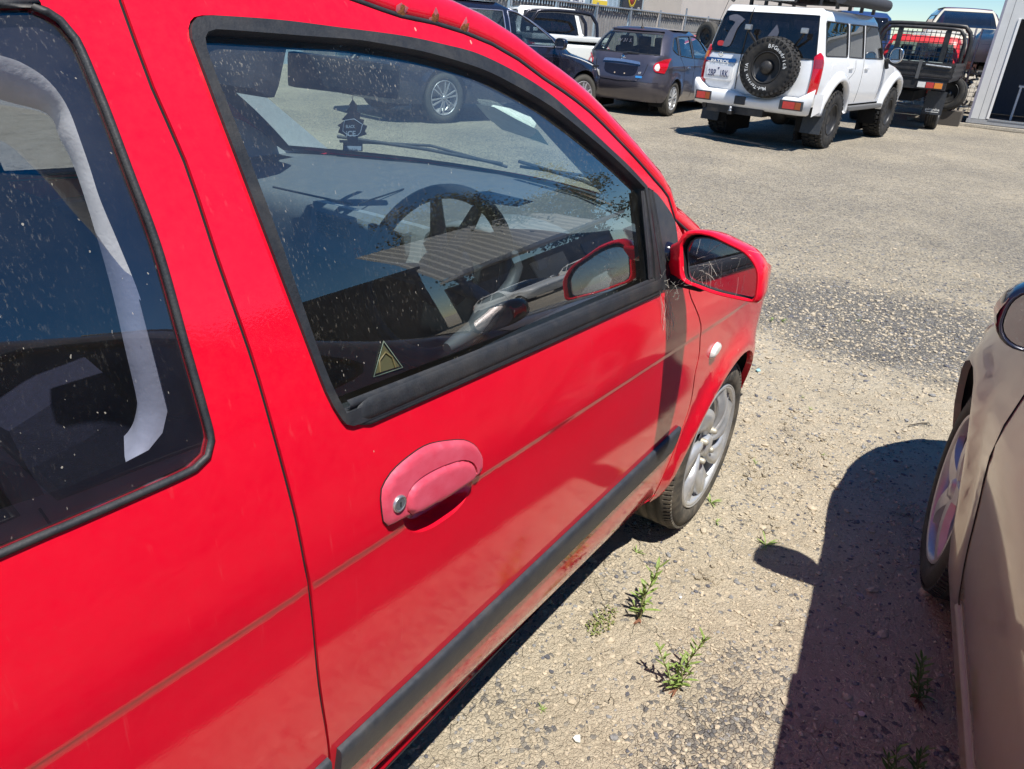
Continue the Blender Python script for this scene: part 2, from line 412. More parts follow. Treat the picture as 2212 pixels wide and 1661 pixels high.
# generic wheel -------------------------------------------------------------
def wheel(parent, c, R, rim, width, side, style, tmat=TYREB, rmat=RIMS, spokes=5, yaw=0., lugs=False):
    """side=+1: outer face towards +y. returns tyre object (with rim etc. below it)"""
    c = Vector(c); RZ = Matrix.Rotation(yaw, 3, 'Z')
    def tf(mb):
        mb.v = [tuple(c+RZ@Vector((x, y*side, z))) for x, y, z in mb.v]; return mb
    w = width; t = MB()
    prof = [(rim*.97, -w), (rim+.2*(R-rim), -w-.004), (R-.03, -w+.004), (R-.008, -w*.9)]
    nr = 4
    if lugs: prof += [(R-.016, -w*.85), (R-.016, -.02)]
    else:
        for i in range(nr):
            a = -w*.88+i*w*.76/nr; b = -w*.88+(i+1)*w*.76/nr
            prof += [(R, a), (R, b-.010), (R-.008, b-.008), (R-.008, b-.002)]
    prof += [(R-.006, -w*.10), (R-.028, -.004), (rim+.45*(R-rim), .003), (rim+.12*(R-rim), -.001), (rim*1.0, -.012), (rim*.97, -.03)]
    t.lathe(prof, n=72)
    if lugs:
        nl = 34
        for k in range(nl):
            for row, (y0, y1, sk) in enumerate(((-.075, .002, .3), (-w*.55, -.085, -.35), (-w*.95, -w*.6, .3))):
                a = 2*PI*(k+(.5 if row == 1 else 0))/nl; d = 2*PI/nl*.34
                vs = []
                for rr in (R-.018, R+(.004 if row == 1 else .001)):
                    for yy, s2 in ((y0, -sk), (y1, sk)):
                        rq = rr-(.022 if abs(yy-.002) < 1e-4 else 0)
                        for e in (-1, 1):
                            aa = a+e*d+s2*.12*d*2; vs.append((rq*math.cos(aa), yy, rq*math.sin(aa)))
                t.add(vs, [(0,1,3,2),(4,6,7,5),(0,4,5,1),(2,3,7,6),(0,2,6,4),(1,5,7,3)])
            a = 2*PI*k/nl  # sidewall biter
            vs = []
            for rr, yy in ((R-.055, .006), (R-.02, .006), (R-.055, -.004), (R-.02, -.004)):
                for e in (-1, 1):
                    aa = a+e*2*PI/nl*.22; vs.append((rr*math.cos(aa), yy, rr*math.sin(aa)))
            t.add(vs, [(0,1,3,2),(0,4,5,1),(2,3,7,6),(0,2,6,4),(1,5,7,3)])
    else:
        # sipes across the tread as thin raised bars at the shoulders
        for k in range(96):
            a = 2*PI*k/96
            vs = []
            for rr in (R-.006, R+.0015):
                for yy in (-.034, -.008):
                    for e in (-.019, .019): vs.append(((rr-(.010 if yy > -.02 else 0))*math.cos(a+e), yy, (rr-(.010 if yy > -.02 else 0))*math.sin(a+e)))
            t.add(vs, [(0,1,3,2),(4,6,7,5),(0,4,5,1),(2,3,7,6),(0,2,6,4),(1,5,7,3)])
    to = tf(t).build('tyre', tmat, parent)
    # barrel + back disc
    b = MB(); b.lathe([(rim*.99, -.008), (rim*.97, -.002), (rim*.93, -.006), (rim*.92, -.03), (rim*.86, -w*.8), (.0, -w*.8)], n=48)
    bo = tf(b).build('rim', rmat if style not in ('steel',) else STEEL, to)
    if style == 'star':     # straight tapering double-sided spokes
        m = MB()
        for k in range(spokes):
            a0 = 2*PI*k/spokes+.3
            for (r0, r1, w0, w1, y0, y1) in ((rim*.12, rim*.95, .034, .024, -.012, -.006),):
                pts = []
                for q in np.linspace(0, 1, 6):
                    r = r0+(r1-r0)*q; ww = w0+(w1-w0)*q+.012*(1-q)**2+ .014*max(0, q-.8)*5*.3; y = y0+.010*math.sin(q*PI)
                    pts.append([(r, -ww, y-.018), (r, -ww*.72, y), (r, ww*.72, y), (r, ww, y-.018)])
                rows = [[(p[0]*math.cos(a0)-p[1]*math.sin(a0), p[2], p[0]*math.sin(a0)+p[1]*math.cos(a0)) for p in rw] for rw in pts]
                m.grid(rows, False)
        tf(m).build('spokes', rmat, to)
    if style == 'double':
        m = MB()
        for k in range(spokes):
            for e in (-1, 1):
                a0 = 2*PI*k/spokes+.3; rows = []
                for q in np.linspace(0, 1, 5):
                    r = rim*(.14+.81*q); o_ = e*(.010+.030*q); ww = .010+.004*q; y = -.01+.008*math.sin(q*PI)
                    rows.append([(r*math.cos(a0)-(o_+s)*math.sin(a0), y-d, r*math.sin(a0)+(o_+s)*math.cos(a0)) for s, d in ((-ww, .016), (-ww*.7, 0), (ww*.7, 0), (ww, .016))])
                m.grid(rows, False)
        tf(m).build('spokes', rmat, to)
    if style == 'swirl':    # domed hubcap with curved petals
        m = MB(); N = spokes
        for k in range(N):
            a0 = 2*PI*k/N; rows = []
            for q in np.linspace(0, 1, 12):
                r = rim*(.20+.76*q); tw = .55*(q**1.3); hw = (PI/N)*(.36+.26*math.sin(q*PI*.75)+ .08*q)
                y = -.016+.020*math.sin(min(1, q*1.12)*PI*.8)
                row = []
                for s, d in ((-1, .022), (-.93, .004), (-.35, .000), (.1, .005), (.6, .012), (.93, .008), (1, .022)):
                    aa = a0+tw+s*hw; row.append((r*math.cos(aa), y-d, r*math.sin(aa)))
                rows.append(row)
            m.grid(rows, True)
        m.lathe([(rim*.955, -.014), (rim*.985, -.002), (rim*1.0, -.001), (rim*1.02, -.012)], n=64)
        tf(m).build('spokes', rmat, to)
        tf(MB().lathe([(0, -.004), (.030, -.005), (.036, -.010), (.040, -.028), (rim*.30, -.03)], n=32)).build('hub_centre', rmat, to)
        for k in range(4):
            a = 2*PI*k/4+.9
            tf(MB().lathe([(0, .002), (.007, .001), (.010, -.004), (.011, -.022)], c=(.052*math.cos(a), 0, .052*math.sin(a)), n=10)).build('wheel_nut', simple('dull_nut', (.42, .39, .32), .5, .3), to)
    elif style != 'steel':
        tf(MB().lathe([(0, .0), (.026, -.002), (.030, -.008), (.045, -.02), (rim*.28, -.026)], n=24)).build('hub_centre', rmat, to)
    else:
        m = MB(); m.lathe([(rim*.9, -.03), (rim*.78, -.055), (rim*.55, -.05), (rim*.42, -.075), (.06, -.075), (.05, -.05), (0, -.05)], n=40)
        tf(m).build('wheel_disc', STEEL, to)
    return to

# generic car body ------------------------------------------------------------
class Body:
    def __init__(s, knots, rr=(.35, .25), rf=(.5, .3), flares=(), crease=None):
        s.k = sorted(knots); s.rr = rr; s.rf = rf; s.fl = flares; s.crease = crease
        s.z = [k[0] for k in s.k]
    def at(s, z):
        return [float(np.interp(z, s.z, [k[i] for k in s.k])) for i in (1, 2, 3)]
    def sm(s, z):
        a = [s.at(z+d) for d in (-.055, -.033, -.011, .011, .033, .055)]
        return [sum(q[i] for q in a)/6 for i in range(3)]
    def P(s, x, y, z):
        xr, xf, hw = s.sm(z)
        if s.crease: hw += s.crease(x, z)
        for (wx, wz, r, amp) in s.fl:
            d = math.hypot(x-wx, z-wz); hw += amp*math.exp(-((d-r)/.055)**2) if d > r else amp
        sg = 1 if y >= 0 else -1; ay = min(abs(y), hw)
        x = min(max(x, xr), xf)
        mid = (xr+xf)/2; rx, ry = s.rf if x > mid else s.rr
        qx = (xf-rx) if x > mid else (xr+rx); dx = (x-qx)*(1 if x > mid else -1); dy = ay-(hw-ry)
        if dx > 0 and dy > 0:
            ex, ey = dx/rx, dy/ry; m = max(ex, ey); L = math.hypot(ex, ey)
            k = m/L; ex *= k; ey *= k   # square -> disc
            ex2 = ex; ey2 = ey
            x = qx+(1 if x > mid else -1)*ex2*rx; ay = hw-ry+ey2*ry
        return Vector((x, sg*ay, z))
    def side(s, sg): return lambda a, b: s.P(a, sg*9, b)
    def end(s, front):
        return lambda a, b: s.P(9 if front else -9, a, b)
    def hw(s, z): return s.sm(z)[2]

def arch(x, z, r, a0=0., a1=PI, n=14, back=False):
    pts = [(x+r*math.cos(a0+(a1-a0)*i/n), z+r*math.sin(a0+(a1-a0)*i/n)) for i in range(n+1)]
    return pts[::-1] if back else pts
def rrect(x0, x1, y0, y1, r=.03, n=4):
    out = []
    for cx, cy, a in ((x1-r, y0+r, -PI/2), (x1-r, y1-r, 0), (x0+r, y1-r, PI/2), (x0+r, y0+r, PI)):
        out += [(cx+r*math.cos(a+PI/2*i/n), cy+r*math.sin(a+PI/2*i/n)) for i in range(n+1)]
    return out
def scale_poly(p, k, c=None):
    cx = sum(q[0] for q in p)/len(p); cy = sum(q[1] for q in p)/len(p)
    return [(cx+(q[0]-cx)*k, cy+(q[1]-cy)*k) for q in p]
def sheet(fx, a0, a1, na, hwf, zf, nb=12, mb=None):
    rows = []
    for i in range(na+1):
        a = a0+(a1-a0)*i/na; rows.append([fx(a, -1+2*j/nb) for j in range(nb+1)])
    return (mb or MB()).grid(rows)
# ================================================================== GROUND (structure first)
def ground_material():
    t = NT('dusty_gravel_ground'); v = t.pos()
    sp = t.add('ShaderNodeSeparateXYZ', {'Vector': v}); X, Y = sp.outputs[0], sp.outputs[1]
    warp = t.add('ShaderNodeVectorMath', {0: v, 1: t.add('ShaderNodeVectorMath', {0: t.add('ShaderNodeTexNoise', {'Vector': v, 'Scale': 40., 'Detail': 2.}).outputs['Color'], 'Scale': .012}, operation='SCALE').outputs[0]}, operation='ADD').outputs[0]
    big = t.noise(v, .55, 5, .6); mid = t.noise(v, 2.3, 5, .65); fine = t.noise(v, 60, 6, .75); vfine = t.noise(v, 330, 3, .7)
    dust = t.ramp(t.noise(v, 5.5, 5, .7), [(.25, (.47, .395, .285)), (.5, (.58, .50, .37)), (.8, (.66, .58, .45))])
    vo = t.add('ShaderNodeTexVoronoi', {'Vector': warp, 'Scale': 88., 'Randomness': 1.})
    stone = t.ramp(t.add('ShaderNodeSeparateColor', {'Color': vo.outputs['Color']}).outputs[0], [(0., (.15, .15, .155)), (.4, (.26, .245, .22)), (.75, (.38, .345, .285)), (1., (.50, .465, .40))])
    # how far the surface is bare stone rather than dust: gravel patch beyond the wheel, and random
    def blob(cx, cy, rx, ry, soft=.5):
        a = t.math('DIVIDE', t.math('SUBTRACT', X, cx), rx); b = t.math('DIVIDE', t.math('SUBTRACT', Y, cy), ry)
        d = t.math('SQRT', t.math('ADD', t.math('MULTIPLY', a, a), t.math('MULTIPLY', b, b)))
        return t.ramp(t.math('ADD', d, t.math('MULTIPLY', t.math('SUBTRACT', mid, .5), .9)), [(1-soft, 1.), (1., 0.)])
    patch = t.math('MAXIMUM', blob(2.65, -.15, .95, 1.2), blob(1.4, -1.5, .8, .7))
    patch = t.math('MAXIMUM', patch, t.math('MULTIPLY', blob(-.9, -.38, .55, .20, .7), .5))
    far = t.ramp(X, [(0., 0.), (1., 0.)])
    farm = t.math('MULTIPLY', t.math('MINIMUM', t.math('MAXIMUM', t.math('MULTIPLY', t.math('SUBTRACT', X, 2.6), .45), 0.), .62), t.ramp(big, [(.35, .45), (.65, 1.)]))
    patch = t.math('MAXIMUM', patch, farm)
    rnd = t.math('MULTIPLY', t.ramp(mid, [(.50, 0.), (.78, .42)]), t.ramp(t.math('MULTIPLY', X, -1.), [(0., .25), (.6, 1.)]))
    bare = t.math('MAXIMUM', patch, rnd)
    sel = t.math('GREATER_THAN', t.math('ADD', t.math('MULTIPLY', bare, .95), .03), t.add('ShaderNodeSeparateColor', {'Color': vo.outputs['Color']}).outputs[1])
    col = t.mix(sel, dust, stone)
    col = t.mix(t.math('MULTIPLY', patch, .26), col, (.20, .19, .18))
    de = t.add('ShaderNodeTexVoronoi', {'Vector': warp, 'Scale': 88., 'Randomness': 1.}, feature='DISTANCE_TO_EDGE')
    de2 = t.add('ShaderNodeTexVoronoi', {'Vector': warp, 'Scale': 24., 'Randomness': 1.}, feature='DISTANCE_TO_EDGE')
    col = t.mix(t.math('MULTIPLY', t.ramp(fine, [(.35, 1.), (.6, 0.)]), .22), col, (.26, .21, .15))
    # dried mud cracks
    dv = t.add('ShaderNodeTexVoronoi', {'Vector': t.add('ShaderNodeVectorMath', {0: v, 1: t.add('ShaderNodeVectorMath', {0: t.add('ShaderNodeTexNoise', {'Vector': v, 'Scale': 9., 'Detail': 4.}).outputs['Color'], 'Scale': .16}, operation='SCALE').outputs[0]}, operation='ADD').outputs[0], 'Scale': 9.}, feature='DISTANCE_TO_EDGE')
    crack = t.math('MULTIPLY', t.ramp(dv.outputs[0], [(.0, 1.), (.012, 0.)]), t.ramp(t.noise(v, 4.1, 4, .6), [(.50, 0.), (.62, 1.)]))
    col = t.mix(t.math('MULTIPLY', crack, .5), col, (.20, .16, .11))
    # height
    h1 = t.ramp(de.outputs[0], [(0., 0.), (.12, .8), (.35, 1.)])
    h = t.math('MULTIPLY', h1, t.math('ADD', t.math('MULTIPLY', bare, .75), .28))
    h = t.math('ADD', h, t.math('MULTIPLY', t.ramp(de2.outputs[0], [(0., 0.), (.2, 1.)]), .25))
    h = t.math('ADD', h, t.math('MULTIPLY', fine, 1.5)); h = t.math('ADD', h, t.math('MULTIPLY', vfine, .35))
    h = t.math('SUBTRACT', h, t.math('MULTIPLY', crack, 1.8))
    h = t.math('ADD', h, t.math('MULTIPLY', t.noise(v, 14, 5, .65), 2.2))
    b = t.bsdf(Base_Color=col, Roughness=.95, Normal=t.bump(h, 1., .0105), Specular_IOR_Level=.2)
    return t.done(b.outputs[0])
GM = ground_material()
def gh(x, y):
    """gentle unevenness of the yard"""
    return .006*math.sin(1.7*x+.6*y)+.005*math.sin(2.9*y-1.1*x+1)+.003*math.sin(6.1*x+4.3*y)-.004
def ground():
    xs = sorted(set(np.round(np.concatenate([np.arange(-4, 5, .06), np.linspace(5, 30, 60), [-400, -120, -40, -12, -6, 45, 70, 120, 300, 900]]), 4)))
    ys = sorted(set(np.round(np.concatenate([np.arange(-2.5, 3, .06), np.linspace(3, 15, 40), [-500, -150, -60, -25, -12, -6, -4, 25, 60, 150, 600]]), 4)))
    V = []; 
    for x in xs:
        for y in ys:
            z = gh(x, y) if -6 < x < 30 and -6 < y < 15 else 0
            if -4 < x < 5 and -2.5 < y < 3: z += .0022*math.sin(31*x+7*math.sin(9*y))*math.sin(27*y+5*math.sin(11*x))
            V.append((x, y, z))
    ny = len(ys); F = [(i*ny+j, (i+1)*ny+j, (i+1)*ny+j+1, i*ny+j+1) for i in range(len(xs)-1) for j in range(ny-1)]
    me = bpy.data.meshes.new('ground'); me.from_pydata(V, [], F); me.polygons.foreach_set('use_smooth', [True]*len(F))
    structure(obj('ground', me, GM))
ground()

# ================================================================== RED CAR
YC = .81
RW = Vector((-1.22, .81, 0))
red = empty('parked_car', RW); red['_w'] = tuple(RW)
tag(red, 'red three door hatchback with faded door handle, filling the left of the view', 'car')
def crz(x): return .806-(x+.355)*.05
def _cat(z, ks):
    for i in range(len(ks)-1):
        if z <= ks[i+1][0] or i == len(ks)-2: break
    p0 = ks[max(0, i-1)]; p1 = ks[i]; p2 = ks[i+1]; p3 = ks[min(len(ks)-1, i+2)]
    t = min(1, max(0, (z-p1[0])/(p2[0]-p1[0]))); h = p2[0]-p1[0]
    m1 = (p2[1]-p0[1])/(p2[0]-p0[0])*h; m2 = (p3[1]-p1[1])/(p3[0]-p1[0])*h
    return (2*t**3-3*t*t+1)*p1[1]+(t**3-2*t*t+t)*m1+(-2*t**3+3*t*t)*p2[1]+(t**3-t*t)*m2
KU = [(0, .0297), (.03, .0298), (.09, .024), (.18, .009), (.235, -.004), (.30, -.024), (.40, -.058), (.50, -.100), (.60, -.152), (.66, -.188), (.72, -.23)]
KL = [(-.62, -.085), (-.56, -.050), (-.52, -.032), (-.49, -.020), (-.44, -.008), (-.33, .010), (-.2, .022), (-.1, .0265), (-.02, .0270), (-.003, .0277), (0, .0297)]
def S(x, z):
    d = z-crz(x)
    s = _cat(d, KU) if d >= 0 else _cat(d, KL)
    if x > -.3: q = min(x, .60)+.3; s -= .05*(q/.9)**2
    if x > .20: q = x-.20; s -= 1.05*q*q
    if x > .60: q = x-.60; s -= .11*q+1.0*q*q
    if x < -2.3: q = -2.3-x; s -= .10*q*q+.03*q
    for wx in (0., -2.455):
        r = math.hypot(x-wx, z-.30)
        if z < .8: s += .020*math.exp(-((r-.325)/.05)**2) if r > .325 else .020
    return s
def rmap(off=0., side=0):
    if side == 0: return lambda x, z: Vector((x, -S(x, z)-off, z))
    return lambda x, z: Vector((x, 2*YC+S(x, z)+off, z))
def rp(u, v, off=0.):
    """photo point -> (x, z) on the car side"""
    d = ray(u, v); f = lambda t: (CAMP.y+t*d.y)+S(CAMP.x+t*d.x, CAMP.z+t*d.z)+off
    t = .25; f0 = f(t)
    while t < 6:
        t2 = t+.02; f1 = f(t2)
        if f0 < 0 <= f1:
            for _ in range(30):
                m = (t+t2)/2
                if f(m) < 0: t = m
                else: t2 = m
            return (CAMP.x+t*d.x, CAMP.z+t*d.z)
        t = t2; f0 = f1
    return (CAMP.x+2.5*d.x, CAMP.z+2.5*d.z)
def R2(pts, off=0.):
    return [rp(p[0], p[1], off)+((1,) if len(p) > 2 else ()) for p in pts]
REF = (0, YC, .75)
# ---- traced outlines (x,z on the body side)
gap_front = R2([(1475,505), (1487,565), (1489,630), (1505,672), (1514,702), (1511,760), (1501,810), (1490,877), (1461,960), (1425,1045), (1404,1081,1)])
top_gap = R2([(864,33), (936,48), (1000,68), (1062,94), (1119,127), (1172,167), (1215,195.5), (1272.7,239.5), (1330,296), (1382,351), (1413,387), (1443,424), (1458,473)])
rear_gap = R2([(260,-8), (262,4), (330,190), (400,350), (470,560), (540,760), (590,930), (640,1120), (660,1222), (672,1300), (690,1480), (712,1661)])
xg = rear_gap[-1][0]
zt = top_gap[0][1]
zb_f = gap_front[-1][1]
door_outline = smooth_poly([(xg+.012, .30, 1)]+[(x+.0025, z) for x, z in rear_gap[::-1]]+[(-1.674, 1.495, 1), (-1.60, 1.500), (-1.45, 1.492)]+[(x, z-.003) for x, z in top_gap]+[(p[0]-.003, p[1]) for p in gap_front[:-1]]+[(gap_front[-1][0]-.003, gap_front[-1][1]+.006, 1)], .022)
rub_out = smooth_poly(R2([(409,82), (407,61), (411,46), (419,36.8), (436,32.8), (460,32.4), (600,42), (720,57), (864,76), (952,94.5), (1030,116), (1117,159), (1183,202), (1249,259), (1310,316), (1354,357), (1394,401,1), (1405,480), (1417,560), (1427,630,1), (1200,729), (1000,818), (775,912), (757,917), (743,914), (733,903), (700,846), (640,690), (560,480), (480,270), (430,138)]), .012)
gl_out = smooth_poly(R2([(446,108), (450,88), (480,84), (600,91), (720,99), (810,109), (920,129), (1030,156), (1100,189), (1184,238), (1255,293), (1322,353), (1384,413,1), (1394,480), (1405,606,1), (1200,692), (1000,773), (742,872,1), (690,745), (600,500), (520,290), (470,160)], -.012), .02)
handle_hole = smooth_poly(R2([(868,1100), (872,1128), (890,1149), (930,1142), (988,1101), (1015,1058), (1026,1012), (1022,985), (980,1005), (900,1060)]), .01)
# door skin
door = panel('door', door_outline, [rub_out, handle_hole], rmap(), (.028, .028), RED, red, REF, .016, lines=(lambda x: crz(x)+.001, lambda x: crz(x)-.0015, lambda x: crz(x)-.005, lambda x: crz(x)-.013, lambda x: crz(x)+.006))
# window rubber surround
dist_in = None
hole_rub = smooth_poly(R2([(440,102), (437,80), (443,67), (460,62), (562,69), (650,76), (756,84), (812,92), (920,113), (1030,146), (1100,179), (1184,228), (1258,285), (1328,345), (1389,405,1), (1400,480), (1412,612,1), (1200,706), (1000,787), (742,890,1), (695,790), (600,520), (520,310), (460,160)]), .012)
frame = panel('window_seal', rub_out, [hole_rub], rmap(.005), (.02, .02), RUBBER, door, REF, .034)
# inner seal lips
def strip_along(name, pts, prof, mapf, mat, parent, taper=0):
    """sweep a (across, out) profile along a curve in (x,z)"""
    rows = []; n = len(pts)
    for i, p in enumerate(pts):
        a = pts[max(0, i-1)]; b = pts[min(n-1, i+1)]; tx, tz = b[0]-a[0], b[1]-a[1]; L = math.hypot(tx, tz) or 1
        nx, nz = -tz/L, tx/L
        k = 1. if not taper or i < n-taper else .25+.75*math.sqrt((n-1-i)/taper)
        rows.append([mapf(p[0]+nx*c*k, p[1]+nz*c*k, o*k) for c, o in prof])
    return MB().grid(rows).build(name, mat, parent)
mo = lambda x, z, o: Vector((x, -S(x, z)-o, z))
belt = smooth_poly(R2([(1424,620), (1200,717), (1000,803), (764,902)]), .012, False)
strip_along('belt_moulding', belt, [(-.019, .0045), (-.017, .0062), (-.010, .0070), (.000, .0068), (.006, .0055), (.008, .003), (.010, .0045), (.014, .004), (.016, .001)], mo, RUBBER, door, 3)
belt2 = smooth_poly(R2([(1412,606), (1200,697), (1000,779), (745,880)], -.006), .03, False)
strip_along('wiper_seal', belt2, [(-.010, -.001), (-.007, .004), (.000, .002), (.006, -.010)], mo, RUBBER, door)
strip_along('glass_run', smooth_poly(R2([(1406,600), (1398,500), (1390,412)], 0), .03, False), [(-.010, -.004), (-.008, .003), (.002, .001), (.004, -.006), (.010, .004), (.016, .002)], mo, RUBBER, door)
# side glass
win = panel('window_glass', [p for p in scale_poly(hole_rub, 1.012)], [], rmap(-.012), .035, G_RED, door, REF, 0)
# sail panel behind the mirror
sail = panel('sail_panel', smooth_poly(R2([(1398,404,1), (1416,418), (1440,450), (1455,478), (1462,530), (1470,622,1), (1429,626,1), (1417,540)]), .02), [], rmap(.004), .02, PLAST, door, REF, .01)
# black channel bars beside the sail
for a, b in (((1398,408), (1428,622)), ((1404,410), (1434,620))):
    strip_along('channel', smooth_poly(R2([a, b]), .03, False), [(-.0035, .001), (-.002, .007), (.002, .007), (.0035, .001)], mo, RUBBER, door)
# handle recess bowl
cx = sum(p[0] for p in handle_hole)/len(handle_hole); cz = sum(p[1] for p in handle_hole)/len(handle_hole)
rows = []
for k, (sc, dp) in enumerate(((1.0, .0), (.97, .006), (.88, .020), (.7, .030), (.35, .034), (.02, .035))):
    rows.append([mo(cx+(p[0]-cx)*sc, cz+(p[1]-cz)*sc, -dp) for p in handle_hole+[handle_hole[0]]])
MB().grid(rows).build('handle_recess', RED, door)
# rubbing strip
def strip_map(z0, z1, out):
    zm, hh = (z0+z1)/2, (z1-z0)/2
    def f(x, z):
        q = max(0, 1-abs((z-zm)/hh)**5); o = out*(q**.5)*(.72+.28*(1-((z-zm)/hh)**2))
        return Vector((x, -S(x, z)-o-.0005, z))
    return f
st0, st1 = .464, .542
sf = rp(1465, 925); sb = rp(1447, 972)
stp = [(rp(716, 1661)[0]+.004, st0+.004), (rp(716, 1661)[0]+.002, st1-.006), (rp(716, 1661)[0]+.012, st1)]
ofr = [(rp(716,1661)[0]+.004+.0*i, 0) for i in range(1)]
xs0 = rp(716, 1661)[0]+.006
0 and panel('rub_strip', smooth_poly([(xs0, st0+.004, 1), (xs0, st1-.004, 1), (xs0+.006, st1, 1), (sf[0], st1, 1), (sf[0]+.012, st0+.012), (sf[0]-.03, st0, 1), (xs0+.004, st0, 1)], .03), [], strip_map(st0, st1, .011), (.05, .006), PLAST, door, REF, .006)
SPF = [(-.0385, .0), (-.0375, .006), (-.034, .0095), (-.02, .0115), (0, .0122), (.02, .0115), (.034, .0095), (.0375, .006), (.0385, .0)]
def rubstrip(xa, xb, par, za=.503, slant=0):
    n = 60; rows = []
    for i in range(n+1):
        x = xa+(xb-xa)*i/n
        k = 1.
        rows.append([mo(x+(slant*(.5-(c/.077)) if i > n-2 else 0)*(1 if i == n else .5), za+c, o+.0005) for c, o in SPF])
    m = MB().grid(rows); 
    for r in (rows[0], rows[-1]): m.add(r, [tuple(range(len(r)))])
    return m.build('rub_strip', PLAST, par)
rubstrip(xs0, sf[0]-.004, door, slant=-.02)
# door handle
hout = R2([(820.4,1076.4), (822,1055), (842,1020), (880,985), (925,958), (985,949,), (1010,953), (1028,966), (1040,990), (1040,1003), (1030,1022,1), (1024,1029,1), (880,1112,1), (835,1134), (826,1124)])
hmap = lambda o: (lambda x, z: Vector((x, -S(x, z)-o, z)))
lev = R2([(872,1098,1), (870,1070), (888,1038), (930,1010), (985,991), (1013,998), (1020,1018), (1015,1034,1), (950,1075), (885,1109,1)])
lev_o = smooth_poly(lev, .008); hou_o = smooth_poly(hout, .010)
def dome(poly, base, h, k):
    P = np.array(poly)
    def f(x, z):
        A = P; B = np.roll(P, -1, 0); d = B-A; L = (d**2).sum(1)+1e-12
        t = np.clip(((x-A[:, 0])*d[:, 0]+(z-A[:, 1])*d[:, 1])/L, 0, 1)
        m = math.sqrt(float(np.min((A[:, 0]+t*d[:, 0]-x)**2+(A[:, 1]+t*d[:, 1]-z)**2)))
        if not inside(poly, x, z): m = 0
        q = min(1, m/k); o = base+h*math.sqrt(1-(1-q)**2)
        return Vector((x, -S(x, z)-o, z))
    return f
hs = panel('door_handle', hou_o, [scale_poly(lev_o, 1.03)], dome(hou_o, .0025, .0060, .009), .008, PINK, door, REF, .012, eps=.002)
panel('lever', lev_o, [], dome(lev_o, .0045, .0080, .010), .006, PINK, hs, REF, .016, eps=.002)
MB().tube([mo(p[0], p[1], .0015) for p in hou_o], .0011, 5, closed=True).build('handle_gasket', DARK, hs)
kc = rp(851, 1082)
kp = mo(kc[0], kc[1], .0085)
MB().lathe([(.0115, .006), (.0118, -.002), (.0105, -.0038), (.0085, -.0032), (.0078, .000), (.0, .0005)], c=kp, n=24).build('lock_barrel', simple('lock_steel', (.50, .50, .50), .35, .8), hs)
MB().lathe([(.0082, -.0030), (.0, -.0028)], c=kp, n=24).build('lock_face', simple('lock_face', (.12, .13, .14), .5), hs)
MB().box(kp+Vector((0, -.0034, 0)), (.0014, .0008, .007)).build('keyhole', DARK, hs)
# --- quarter panel
qhole = R2([(-260,-40), (-100,-14), (0,8), (70,12), (130,43), (165,85), (215,200), (280,370), (340,530), (400,740), (440,880), (457,950), (449,985), (420,1013), (300,1068), (150,1133), (0,1197), (-200,1290)])

qx0 = -2.62
qz_b = [q for q in qhole if q[1] < 1.12]; 
top_z = lambda x: 1.495 if x > -1.9 else 1.495-.12*(x+1.9)**2
qh = smooth_poly([p for p in R2([(0,8), (70,12), (130,43), (165,85), (215,200), (280,370), (340,530), (400,740), (440,880), (457,950), (449,985), (420,1013), (300,1068), (150,1133), (0,1197)])]+[(-2.25, 1.092), (-2.50, 1.125), (-2.60, 1.20), (-2.55, 1.33), (-2.38, 1.41), (-2.1, 1.445)], .010)
quarter_outline = smooth_poly([(xg-.0035, .30, 1)]+[(x-.0025, z) for x, z in rear_gap[::-1]]+[(-1.680, 1.495, 1)]+[(x, top_z(x)) for x in (-1.95, -2.2, -2.5, -2.75)]+[(-2.95, 1.30), (-3.04, 1.0), (-3.06, .8), (-3.06, .5), (-3.02, .32, 1), (-2.455-.345, .32, 1)]+arch(-2.455, .30, .335, PI-.15, .15, 12)+[(-2.455+.345, .30, 1)], .025)
quarter = panel('quarter_panel', quarter_outline, [qh], rmap(), (.035, .035), RED, red, REF, .016, lines=(lambda x: crz(x)+.001, lambda x: crz(x)-.0015, lambda x: crz(x)-.005, lambda x: crz(x)-.013, lambda x: crz(x)+.006))
qglass = panel('quarter_glass', scale_poly(qh, .997), [], rmap(-.004), .04, G_QTR, quarter, REF, .004)
MBq = [mo(p[0], p[1], .000) for p in qh]
MB().tube(MBq, .0035, 6, closed=True).build('glass_seal', RUBBER, qglass)
rubstrip(-2.08, xg-.008, quarter)
if 0: panel('rub_strip', [(xg-.006, st0), (xg-.006, st1), (-2.08, st1), (-2.08, st0)], [], strip_map(st0, st1, .011), (.05, .006), PLAST, quarter, REF, .006)
# trim band seen through the quarter glass
def ony(pts, y): return [(on_y(p[0], p[1], y).x, on_y(p[0], p[1], y).z)+((1,) if len(p) > 2 else ()) for p in pts]
bo = ony([(-200,70), (0,120), (45,136), (91,165), (123,200), (146,240), (168,299), (191,365), (212,430), (254,530), (299,643), (336,778), (363,882), (351,935), (321,972), (265,1000)], .055)
bi = ony([(269,985), (288,960), (299,912), (295,860), (269,748), (247,650), (217,538), (165,374), (130,300), (101,245), (0,215), (-200,150)], .066)
n_ = 80
po = smooth_poly(bo, .005, False); pi_ = smooth_poly(bi[::-1], .005, False)
def resample(p, n):
    L = [0]
    for i in range(1, len(p)): L.append(L[-1]+math.dist(p[i], p[i-1]))
    return [(float(np.interp(L[-1]*i/(n-1), L, [q[0] for q in p])), float(np.interp(L[-1]*i/(n-1), L, [q[1] for q in p]))) for i in range(n)]
po, pi_ = resample(po, n_), resample(pi_, n_)
rows = []
for a, b in zip(po, pi_):
    rows.append([Vector((a[0], .052, a[1])), Vector((a[0]*.7+b[0]*.3, .054, a[1]*.7+b[1]*.3)), Vector((b[0], .066, b[1])), Vector((b[0]+.02, .10, b[1]))])
